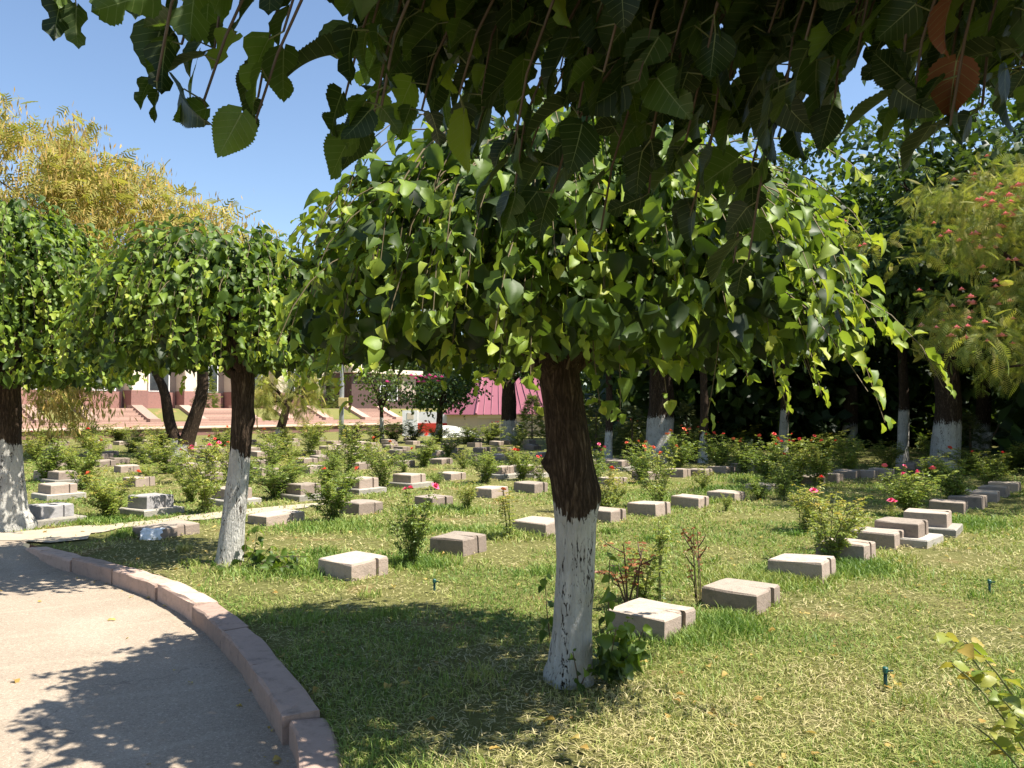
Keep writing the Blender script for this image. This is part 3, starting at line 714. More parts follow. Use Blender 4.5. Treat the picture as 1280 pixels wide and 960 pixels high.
# the big tree in the middle
mb_ = at(712, 852)
s_ = mb_.y / F                                    # metres per pixel at the trunk
def tp(x, y): return ((x - 712) * s_, 0.0, (852 - y) * s_)
spine = [tp(712, 866), tp(713, 835), tp(716, 780), tp(720, 700), tp(720, 640), tp(717, 600), tp(712, 560), tp(706, 510), tp(699, 465), tp(695, 440)]
rad = [k * s_ for k in (31, 27, 24, 24, 26, 28.5, 27.5, 26, 26, 30)]
B = np.array(mb_)
droop = [[atd(700, 400, 4.8), atd(860, 300, 4.5), atd(960, 290, 4.3), atd(1015, 318, 4.2), atd(1045, 350, 4.15), atd(1066, 400, 4.12), atd(1080, 455, 4.1), atd(1095, 500, 4.1), atd(1106, 528, 4.1)],
         [atd(720, 380, 4.7), atd(770, 330, 4.1), atd(778, 370, 3.9), atd(772, 420, 3.85), atd(776, 470, 3.85), atd(775, 515, 3.85)],
         [atd(730, 380, 4.7), atd(860, 330, 4.2), atd(905, 370, 3.95), atd(898, 430, 3.9), atd(892, 480, 3.9), atd(884, 520, 3.9)],
         [atd(730, 380, 4.7), atd(800, 330, 4.1), atd(832, 380, 3.9), atd(826, 440, 3.9), atd(834, 500, 3.9)],
         [atd(700, 380, 4.7), atd(700, 340, 4.2), atd(740, 390, 3.9), atd(742, 450, 3.85), atd(750, 505, 3.85)],
         [atd(700, 400, 4.8), atd(950, 330, 4.5), atd(985, 370, 4.3), atd(1000, 420, 4.25), atd(1015, 470, 4.2)],
         [atd(690, 400, 4.8), atd(520, 330, 4.6), atd(455, 360, 4.5), atd(430, 420, 4.45), atd(425, 470, 4.4), atd(440, 505, 4.4)],
         [atd(690, 400, 4.8), atd(560, 300, 4.4), atd(545, 350, 4.1), atd(552, 400, 4.05), atd(575, 440, 4.0)]]
def dense(L):
    L = np.array([tuple(p) for p in L]); d = np.r_[0, np.cumsum(np.linalg.norm(np.diff(L, axis=0), axis=1))]; s = np.linspace(0, d[-1], 24)
    Q = np.c_[[np.interp(s, d, L[:, i]) for i in range(3)]].T
    for _ in range(4): Q[1:-1] = .25 * Q[:-2] + .5 * Q[1:-1] + .25 * Q[2:]
    return Q
mulberry('weeping_mulberry', 'large weeping mulberry with leaning half-whitewashed trunk in the centre', B, spine, rad, tp(695, 440), 1.63, 3.12, 2.68, (.3, 1.1), 540, .118, 3, 1.04,
         [dense(L) for L in droop], knots=((1.28, PI * 1.0, .05, .045), (1.10, -.35, .035, .09), (.05, .6, .03, .08), (.04, 2.6, .045, .08), (.06, 4.4, .03, .08)), centre=(.10, .0))
# second tree, by the kerb
b2 = at(287, 705); s2 = b2.y / F
def tp2(x, y): return ((x - 287) * s2, 0.0, (705 - y) * s2)
mulberry('weeping_mulberry', 'second weeping mulberry with slim grey-white trunk beside the kerb', b2, [tp2(285, 714), tp2(287, 690), tp2(292, 640), tp2(298, 580), tp2(301, 520), tp2(301, 465)],
         [k * s2 for k in (19, 15.5, 14, 12.5, 13, 14.5)], tp2(301, 455), 1.42, 3.30, 2.98, (.3, 1.2), 380, .108, 8, 1.18, centre=(-.34, .1), knots=((1.5, 0, .03, .08),))
# third tree, at the left edge
b3 = at(4, 662); s3 = b3.y / F
mulberry('weeping_mulberry', 'leftmost weeping mulberry with thick whitewashed trunk cut by the frame', b3, [(0, 0, -.1), (0, 0, .12), (-.02, 0, .6), (-.05, 0, 1.2), (-.07, 0, 1.95)],
         [.36, .30, .26, .23, .24], (-.07, 0, 2.0), 1.85, 4.25, 3.6, (.4, 2.0), 380, .12, 21, 1.2, centre=(-.1, 0), knots=((.08, .2, .10, .12), (.05, 4.6, .08, .1)))

# ------------------------------------------------------------------ the mulberry overhead, its trunk right of the camera outside the frame
def overhead():
    rng = np.random.RandomState(77); base = np.array([1.75, 0.35, 0.0])
    e = tag(empty('weeping_mulberry', base), 'overhanging mulberry with big dark leaves filling the top of the picture', 'tree', 'weeping mulberry trees with whitewashed trunks')
    link('trunk', trunk_mesh('trunk', [(0, 0, -.1), (0, 0, .2), (.03, 0, 1), (0, 0, 1.7), (-.05, 0, 2.25)], [.24, .17, .14, .14, .17], 26, 5, 1.1), e)
    H = base + np.array([-.05, 0, 2.3]); curves = []
    tips = [(105, -30, 1.5), (185, 45, 1.3), (240, 115, 1.25), (265, 140, 1.3), (310, 135, 1.3), (340, 125, 1.4), (285, 70, 1.4), (230, 30, 1.4), (385, 60, 1.3), (470, 175, 1.42), (428, 110, 1.5), (440, 40, 1.5), (500, 150, 1.3), (535, 150, 1.5),
            (575, 150, 1.55), (630, 235, 1.6), (665, 160, 1.4), (690, 250, 1.6), (735, 150, 1.4), (762, 280, 1.65), (800, 250, 1.7), (845, 190, 1.5), (870, 250, 1.7), (905, 320, 1.75),
            (935, 290, 1.6), (985, 180, 1.4), (1010, 140, 1.5), (1050, 110, 1.4), (1095, 110, 1.3), (1130, 140, 1.3), (1170, 130, 1.25), (1215, 120, 1.3), (1250, 100, 1.25), (1280, 90, 1.3),
            (780, 190, 1.5), (720, 215, 1.75), (600, 170, 1.7), (655, 190, 1.9), (825, 215, 1.9), (890, 200, 1.5)]
    rr = random.Random(6)
    for i in range(230): tips.append((rr.uniform(465, 1330), rr.uniform(-60, 120) - (40 if rr.random() < .4 else 0), rr.uniform(1.3, 2.5)))
    for i in range(10): tips.append((rr.uniform(90, 420), rr.uniform(-140, -70), rr.uniform(1.2, 2.0)))
    for x, y, d in tips:
        P3 = np.array(atd(x, y, d)); P0 = H + rng.normal(0, .05, 3); zpk = max(2.55, P3[2] + .35) + rng.uniform(0, .25)
        P1 = P0 * .7 + P3 * .3; P1[2] = zpk + .25; P2 = P0 * .06 + P3 * .94; P2[2] = zpk + .12
        curves.append(bezier(P0, P1, P2, P3, 20) + np.r_[np.zeros((4, 3)), np.cumsum(rng.normal(0, .006, (16, 3)), axis=0)])
    for i in range(230):                                   # the rest of the crown, over and beside the camera
        ph = rng.uniform(0, 2 * PI); r = 1.75 * rng.uniform(.05, 1) ** .5
        P3 = np.array([H[0] + r * math.cos(ph), H[1] + r * math.sin(ph), 0]); zpk = 3.0 - .4 * (r / 1.75) ** 2
        D = math.hypot(P3[0], P3[1]); front = P3[1] > .3 and abs(P3[0]) < P3[1] * .75 + .4
        ze = zpk - rng.uniform(.2, .7)
        if front or D < 1.0: ze = max(ze, 1.62 + .60 * D + .22)
        P3[2] = ze; P0 = H + rng.normal(0, .05, 3); P1 = P0 * .7 + P3 * .3; P1[2] = zpk + .2; P2 = P0 * .08 + P3 * .92; P2[2] = zpk + .1
        curves.append(bezier(P0, P1, P2, P3, 16))
    V, T = tubes_np(curves, [.007] * len(curves), [.0022] * len(curves), 5)
    o = link('shoots', np_mesh('shoots', V - base, T, M['twig'], smooth=True), e); o['kind'] = 'stuff'
    P, R, S, Ti, PB = shoot_leaves(rng, curves, .058, .145, .22, .75, H)
    Ti = np.clip(rng.normal(.12, .10, len(Ti)) + np.where(rng.uniform(0, 1, len(Ti)) < .08, .35, 0), 0, .86)   # full-grown leaves, tint lowered further to paint in the crown's shade
    x, y = px_of(P)
    dist = np.linalg.norm(P - np.array([0, 0, CAM_H]), axis=1)
    left = (x < 440) & (y > -90) & (x > -200) & (P[:, 1] > .1)
    keep = (dist > .95) & ~(left & (rng.uniform(0, 1, len(P)) < .1)) & ~((x < 75) & (y > -160) & (P[:, 1] > .1)) & ~((x > 355) & (x < 415) & (y > 90) & (P[:, 1] > .1))
    P, R, S, Ti, PB, x, y, dist = P[keep], R[keep], S[keep], Ti[keep], PB[keep], x[keep], y[keep], dist[keep]
    which = rng.randint(0, 6, len(P))
    for qx, qy in ((1215, 45), (1195, -30)):               # the two withered leaves at the upper right
        k = np.argmin((x - qx) ** 2 + (y - qy) ** 2 + np.where(P[:, 1] > .5, 0, 1e9) + 3e4 * (dist - 1.25) ** 2); Ti[k] = 1.0; which[k] = 5; S[k] = .085
    vis = (P[:, 1] > .5) & (x > -60) & (x < 1340) & (y > -110)
    score = S / dist + np.where(vis, 0, -9) + np.where(y > 60, .03, 0) + np.where(Ti > .95, 5, 0); idx = np.argsort(-score)[:295]
    rest = np.ones(len(P), bool); rest[idx] = False
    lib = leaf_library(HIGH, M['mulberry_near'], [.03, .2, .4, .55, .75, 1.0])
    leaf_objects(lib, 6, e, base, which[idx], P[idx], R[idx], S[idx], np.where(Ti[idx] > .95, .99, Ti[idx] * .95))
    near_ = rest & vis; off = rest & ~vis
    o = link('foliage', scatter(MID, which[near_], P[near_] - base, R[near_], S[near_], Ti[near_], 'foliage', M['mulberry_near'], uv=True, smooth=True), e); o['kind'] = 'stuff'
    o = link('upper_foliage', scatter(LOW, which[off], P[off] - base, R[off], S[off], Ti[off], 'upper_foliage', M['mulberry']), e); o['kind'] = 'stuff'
    PB, P = PB[vis], P[vis]
    pv, pt = tubes_np([np.stack([a, b]) for a, b in zip(PB, P)], [.0016] * len(P), [.0012] * len(P), 4)
    o = link('petioles', np_mesh('petioles', pv - base, pt, M['stem']), e); o['kind'] = 'stuff'
overhead()

# ------------------------------------------------------------------ rose bushes
LEAFLET = (np.array([(0, 0, 0), (-.26, .35, .05), (.26, .35, .05), (0, .45, -.02), (-.2, .75, 0), (.2, .75, 0), (0, 1, -.12)], np.float32),
           np.array([(0, 3, 1), (0, 2, 3), (1, 3, 4), (3, 2, 5), (4, 3, 6), (3, 5, 6)], np.int32), np.zeros((7, 2), np.float32))
def rose_variant(style, seed):
    rng = np.random.RandomState(seed)
    cfg = dict(lush=(20, .46, .040, .05, .52), tall=(13, .36, .048, .05, .64), thin=(4, .12, .05, .050, .62), spread=(16, .55, .035, .05, .55), withered=(5, .2, .06, .062, .5))[style]
    nc, spread, step, size, ti0 = cfg; curves = []
    for i in range(nc):
        ph = rng.uniform(0, 2 * PI); h = rng.uniform(.35, 1.0) if i else 1.0; r = spread * rng.uniform(.3, 1.15) * (1.25 if h < .6 else 1)
        P0 = np.r_[rng.normal(0, .04, 2), -.03]; P3 = np.array([math.cos(ph) * r, math.sin(ph) * r, h])
        c = bezier(P0, P0 + [math.cos(ph) * r * .15, math.sin(ph) * r * .15, h * .4], P3 * .8 + [0, 0, h * .12], P3, 9); curves.append(c)
        for q in range(2):
            j = rng.randint(3, 7); b = c[j]; p2 = ph + rng.uniform(-1.6, 1.6); l = rng.uniform(.12, .3) * (1 if style != 'thin' else .5)
            curves.append(bezier(b, b + [math.cos(p2) * l * .5, math.sin(p2) * l * .5, l * .3], b + [math.cos(p2) * l * .9, math.sin(p2) * l * .9, l * .55], b + [math.cos(p2) * l, math.sin(p2) * l, l * .7], 5))
    V, T = tubes_np(curves, [.009 if style != 'withered' else .015] * len(curves), [.003 if style != 'withered' else .007] * len(curves), 4); stems = np_mesh('stems', V, T, M['stem' if style != 'withered' else 'twig'], smooth=True)
    P, D, Nn, S, Ti = [], [], [], [], []
    for c in curves:
        L = np.r_[0, np.cumsum(np.linalg.norm(np.diff(c, axis=0), axis=1))]
        for s in np.arange(L[-1] * (.12 if style != 'withered' else .72), L[-1] + .01, step):
            p = np.array([np.interp(s, L, c[:, i]) for i in range(3)]); ph = rng.uniform(0, 2 * PI)
            ax = np.array([math.cos(ph), math.sin(ph), rng.uniform(-.35, .5)]); ax /= np.linalg.norm(ax); sd = np.cross(ax, [0, 0, 1]); sd /= np.linalg.norm(sd)
            l = rng.uniform(.05, .10); tt = np.clip(ti0 + .4 * (p[2] - .6) + rng.normal(0, .12), 0, 1)
            for k, (f, sg) in enumerate(((.45, 1), (.45, -1), (.8, 1), (.8, -1), (1, 0))):
                P.append(p + ax * l * f); D.append(ax * (.35 if sg else 1) + sd * sg + [0, 0, rng.uniform(-.5, .05)]); Nn.append(np.array([0, 0, 1.0]) + rng.normal(0, .4, 3)); S.append(size * rng.uniform(.7, 1.25)); Ti.append(tt + rng.normal(0, .05))
    P = np.array(P); n = len(P)
    fol = scatter([LEAFLET], np.zeros(n, int), P, frames(np.array(D), np.array(Nn)), np.array(S), np.clip(np.array(Ti), 0, 1), 'foliage', M['dead_leaf' if style == 'withered' else 'rose'])
    tips = [c[-1] for c in curves[::3]]; tips.sort(key=lambda t: -t[2])
    return fol, stems, tips
VAR = {st: [rose_variant(st, 100 * j + 7 * k) for k in range(4 if st in ('lush', 'tall') else 2)] for j, st in enumerate(('lush', 'tall', 'thin', 'spread', 'withered'))}
def bloom_mesh(mat, seed):
    r = random.Random(seed); mb = MB()
    for ring, (n, rad, tilt) in enumerate(((6, 1.0, .25), (5, .7, .8), (4, .4, 1.3))):
        for k in range(n):
            t = 2 * PI * k / n + ring * .5 + r.uniform(-.2, .2); c, s = math.cos(t), math.sin(t); ct, st_ = math.cos(tilt) * rad, math.sin(tilt) * .8
            w_ = .42 * rad + .12
            mb.poly([(0, 0, 0), (c * ct * .6 - s * w_, s * ct * .6 + c * w_, st_ * .55), (c * ct, s * ct, st_ + r.uniform(-.1, .1)), (c * ct * .6 + s * w_, s * ct * .6 - c * w_, st_ * .55)], [(0, 1, 2), (0, 2, 3)])
    return mb.mesh('bloom', mat, fix=False)
BLOOM = {k: [bloom_mesh(M['petal_' + k], i) for i in range(2)] for k in ('pink', 'red', 'orange')}
# x, y of the foot in the photo, height and width in photo pixels, style, bloom colour, number of blooms
BUSH = [(58, 602, 56, 62, 'lush', '', 0), (44, 578, 40, 42, 'lush', 'pink', 1), (104, 612, 64, 54, 'lush', 'orange', 1), (136, 648, 58, 68, 'lush', 'orange', 2), (118, 580, 46, 50, 'spread', 'red', 2),
        (108, 560, 36, 46, 'lush', '', 0), (165, 566, 32, 42, 'lush', 'red', 1), (206, 592, 52, 54, 'lush', '', 0), (188, 606, 30, 44, 'spread', '', 0), (258, 642, 88, 58, 'tall', 'pink', 5), (288, 604, 54, 48, 'lush', 'red', 4),
        (238, 628, 48, 42, 'lush', '', 0), (346, 624, 52, 78, 'lush', '', 0), (336, 592, 58, 46, 'tall', 'orange', 1), (366, 588, 44, 42, 'tall', '', 0), (414, 652, 66, 66, 'lush', 'orange', 2), (386, 570, 46, 40, 'tall', '', 0),
        (408, 606, 40, 52, 'lush', '', 0), (436, 592, 68, 46, 'tall', '', 0), (478, 610, 66, 56, 'tall', 'orange', 3), (530, 584, 42, 48, 'lush', 'red', 1), (514, 708, 98, 58, 'lush', 'pink', 3), (606, 604, 44, 50, 'lush', '', 0),
        (652, 600, 40, 44, 'lush', 'red', 2), (584, 640, 40, 40, 'spread', '', 0), (632, 674, 62, 36, 'thin', 'orange', 1), (692, 578, 44, 34, 'tall', '', 0), (648, 562, 32, 32, 'tall', '', 0), (440, 553, 28, 44, 'lush', '', 0),
        (466, 554, 28, 44, 'tall', '', 0), (492, 553, 30, 44, 'lush', '', 0), (516, 553, 28, 40, 'lush', 'red', 2), (546, 554, 26, 44, 'spread', 'orange', 2), (586, 555, 26, 56, 'lush', '', 0), (612, 556, 30, 40, 'lush', 'red', 3),
        (300, 562, 30, 46, 'tall', 'orange', 2), (352, 556, 26, 48, 'lush', '', 0), (392, 556, 30, 44, 'lush', '', 0), (272, 566, 34, 40, 'lush', '', 0), (420, 583, 30, 36, 'lush', '', 0), (546, 612, 28, 30, 'spread', '', 0),
        (742, 612, 62, 42, 'lush', 'pink', 5), (756, 644, 58, 46, 'tall', 'red', 1), (802, 604, 54, 52, 'lush', 'orange', 6), (826, 634, 80, 54, 'tall', 'orange', 4), (846, 592, 58, 48, 'lush', 'orange', 4), (784, 566, 46, 60, 'lush', 'orange', 4),
        (744, 566, 48, 40, 'lush', '', 0), (862, 578, 48, 46, 'lush', 'orange', 6), (900, 588, 48, 56, 'lush', 'red', 3), (930, 592, 46, 48, 'lush', 'orange', 4), (962, 604, 62, 60, 'lush', 'red', 5), (994, 606, 66, 66, 'lush', 'red', 8),
        (1022, 608, 60, 52, 'lush', 'red', 2), (978, 624, 58, 46, 'lush', 'red', 1), (1062, 594, 58, 56, 'lush', '', 0), (1005, 664, 66, 52, 'tall', 'red', 1), (1036, 704, 88, 78, 'tall', 'pink', 1), (1062, 690, 66, 50, 'tall', '', 0), (1116, 672, 46, 18, 'thin', 'pink', 2),
        (1138, 646, 62, 68, 'lush', 'pink', 6), (1192, 632, 62, 66, 'lush', '', 0), (1164, 602, 36, 50, 'lush', '', 0), (1240, 612, 48, 64, 'lush', 'red', 2), (1212, 594, 36, 60, 'lush', 'red', 1), (1108, 584, 36, 60, 'spread', '', 0),
        (1172, 580, 46, 70, 'spread', '', 0), (908, 640, 24, 22, 'spread', '', 0), (1262, 590, 40, 60, 'lush', '', 0), (872, 752, 96, 26, 'withered', '', 0), (786, 762, 84, 60, 'withered', '', 0), (822, 764, 118, 40, 'thin', '', 0), (806, 752, 70, 60, 'tall', '', 0),
        (700, 640, 40, 36, 'spread', '', 0), (890, 560, 34, 50, 'lush', 'red', 3), (930, 562, 34, 50, 'lush', '', 0), (1035, 572, 34, 60, 'lush', '', 0), (90, 594, 40, 40, 'lush', '', 0), (180, 580, 34, 40, 'tall', '', 0), (226, 604, 44, 44, 'tall', 'orange', 1), (310, 606, 40, 36, 'lush', '', 0), (362, 606, 44, 46, 'tall', '', 0), (350, 576, 36, 40, 'lush', '', 0), (460, 584, 36, 34, 'lush', '', 0), (430, 620, 40, 46, 'lush', '', 0), (505, 590, 30, 30, 'tall', 'red', 1), (560, 572, 30, 34, 'lush', '', 0), (580, 586, 26, 30, 'spread', '', 0), (640, 585, 30, 34, 'tall', '', 0), (676, 604, 36, 30, 'tall', 'red', 2), (260, 580, 36, 40, 'tall', 'red', 2), (880, 612, 30, 36, 'spread', '', 0), (950, 625, 36, 40, 'lush', '', 0), (770, 630, 40, 40, 'spread', '', 0),
        (150, 552, 24, 60, 'lush', '', 0), (60, 556, 26, 50, 'lush', '', 0), (200, 560, 30, 50, 'lush', '', 0)]
ADJ = dict(lush='leafy', tall='tall loose', thin='spindly', spread='low spreading', withered='withered brown')
HANDB = {514: 'leafy rose bush with pink blooms on the open lawn left of centre', 872: 'single withered brown rose cane behind the bare granite block', 786: 'withered rose canes with reddish leaves right of the big trunk',
         822: 'spindly yellow-green rose cane standing above the withered ones', 806: 'loose green rose bush just behind the chipped block', 1116: 'thin rose stem with pink bloom between the plinth blocks',
         1138: 'leafy rose bush covered in pink blooms in the right-hand row', 994: 'widest red-flowering rose bush at the lawn corner', 1036: 'tall loose rose bush rising out of the weeds at right'}
seen = set(); rb = random.Random(5)
FSZ = []
for x, y, hp, wp, stl, colr, nb in BUSH:
    p = at(x, y); sc = p.y / F; h = hp * sc * (.95 if y < 640 else 1.0); wd = wp * sc * (.86 if y < 640 else .98)
    v = rb.choice(VAR[stl]); e = empty('rose_bush', (p.x, p.y, float(gz(p.x, p.y)) - .01), rb.uniform(0, 6.28))
    natural = dict(lush=.92, tall=.78, thin=.4, spread=1.2, withered=.55)[stl]
    sxy = wd / natural; s3_ = (sxy, sxy, h)
    for nm, me in (('foliage', v[0]), ('stems', v[1])):
        o = link(nm, me, e); o.scale = s3_
    bl = []
    for k in range(nb):
        t = v[2][k % len(v[2])]; q = Vector((t[0] * sxy, t[1] * sxy, t[2] * h)) * (1 - .08 * (k // len(v[2])))
        o = link('bloom', rb.choice(BLOOM[colr]), e, q + Vector((rb.uniform(-.03, .03), rb.uniform(-.03, .03), .01))); s = rb.uniform(.035, .06) * (1 if y > 600 else 1.35); o.scale = (s, s, s); o.rotation_euler = (rb.uniform(-.7, .7), rb.uniform(-.7, .7), 0)
    i = int(np.argmin(np.linalg.norm(POS - np.array([p.x, p.y]), axis=1))); dx = ST[i][0] - x
    cn = dict(pink='pink', red='red', orange='coral').get(colr, '')
    lab = HANDB.get(x)
    if not lab:
        for rel in (('left of' if dx > 0 else 'right of'), 'beside', 'close to', 'just by'):
            lab = f"{ADJ[stl]} rose bush{' with ' + cn + ' blooms' if cn else ''} {rel} block {LBL[i].replace(' slanting', '')}"
            if lab not in seen: break
    seen.add(lab); tag(e, lab, 'rose bush', 'rose bushes among the grave blocks'); FSZ.append((p.x, p.y, wd))

# near rose canes entering at the lower right corner
def near_rose():
    rng = np.random.RandomState(9); base = np.array([1.62, 2.22, 0.0]); e = tag(empty('rose_bush', base), 'yellowish rose canes cut by the lower right corner', 'rose bush', 'rose bushes among the grave blocks')
    tg = [atd(1180, 790, 2.35), atd(1205, 800, 2.2), atd(1190, 830, 2.3), atd(1235, 860, 2.15), atd(1215, 905, 2.1), atd(1260, 845, 2.25), atd(1270, 900, 2.1)]
    cs = [bezier(base, base + [0, 0, .25], np.array(t) + [.18, 0, -.12], np.array(t), 14) for t in tg]
    V, T = tubes_np(cs, [.006] * len(cs), [.002] * len(cs), 5); link('canes', np_mesh('canes', V - base, T, M['stem'], smooth=True), e)
    P, D, Nn, S, Ti = [], [], [], [], []
    for c in cs:
        for f in np.arange(.3, 1.0, .075):
            j = f * 13; p = c[int(j)] * (1 - j % 1) + c[min(13, int(j) + 1)] * (j % 1); ph = rng.uniform(0, 6.28); ax = np.array([math.cos(ph), math.sin(ph), rng.uniform(-.3, .4)]); sd = np.cross(ax, [0, 0, 1])
            for f2, sg in ((.4, 1), (.4, -1), (1, 0)):
                P.append(p + ax * .045 * f2); D.append(ax * (.4 if sg else 1) + sd * sg + [0, 0, -.15]); Nn.append(np.array([0, 0, 1]) + rng.normal(0, .5, 3)); S.append(rng.uniform(.03, .055)); Ti.append(rng.uniform(.5, .95))
    P = np.array(P); R = frames(np.array(D), np.array(Nn)); lf = leaf_library([leaf_shape('plain', 10, 1, 3, .06, .2, .25)], M['rose'], [.55, .75, .92])
    leaf_objects(lf, 3, e, base, np.zeros(len(P), int), P, R, np.array(S), rng.uniform(0, .99, len(P)))
near_rose()

# mulberry suckers at the foot of the big trunk
def sucker(label, stems, nleaf, size, seed):
    rng = np.random.RandomState(seed); base = np.array(stems[0][0], float); base[2] = 0; e = tag(empty('mulberry_sucker', base), label, 'sapling', 'mulberry suckers')
    cs = [dense(s) for s in stems]; V, T = tubes_np(cs, [.006] * len(cs), [.0025] * len(cs), 5); link('stem', np_mesh('stem', V - base, T, M['twig'], smooth=True), e)
    P, R, S, Ti, PB = shoot_leaves(rng, cs, nleaf, size, .25, .25, base + [0, .05, 0]); wh = np.where(rng.uniform(0, 1, len(P)) < .8, 0, 5)
    leaf_objects(LIB_LOW, 5, e, base, wh, P, R, S, np.clip(Ti * .6, 0, 1))
sucker('slender leafy mulberry sucker just left of the big trunk foot', [[at(688, 800), atd(684, 770, 5.35), atd(681, 720, 5.35)]], .06, .085, 1)
sucker('bushy big-leaved mulberry sucker just right of the big trunk foot', [[at(750, 838), atd(760, 800, 4.8), atd(762, 700, 4.85)], [at(752, 838), atd(775, 810, 4.75), atd(785, 775, 4.7)], [at(754, 838), atd(790, 820, 4.8), atd(805, 785, 4.75)], [at(752, 840), atd(765, 815, 4.7), atd(770, 785, 4.6)],
        [at(756, 838), atd(775, 830, 4.7), atd(795, 810, 4.65)]], .045, .12, 2)
sucker('small mulberry sucker sprouting in front of the big trunk foot', [[at(722, 862), atd(722, 845, 4.7), atd(716, 815, 4.68)], [at(724, 862), atd(730, 848, 4.7), atd(738, 830, 4.68)]], .05, .06, 4)
sucker('leafy mulberry sucker at the foot of the second trunk', [[at(300, 712), atd(318, 690, 8.4), atd(322, 660, 8.4)], [at(302, 712), atd(335, 700, 8.4), atd(362, 690, 8.4)], [at(300, 714), atd(312, 705, 8.3), atd(345, 705, 8.2)], [at(298, 712), atd(306, 690, 8.5), atd(308, 668, 8.5)], [at(304, 714), atd(325, 700, 8.3), atd(340, 682, 8.3)], [at(300, 716), atd(290, 712, 8.2), atd(270, 705, 8.2)], [at(302, 716), atd(330, 712, 8.1), atd(372, 706, 8.0)], [at(306, 714), atd(350, 695, 8.3), atd(388, 696, 8.2)]], .035, .105, 6)

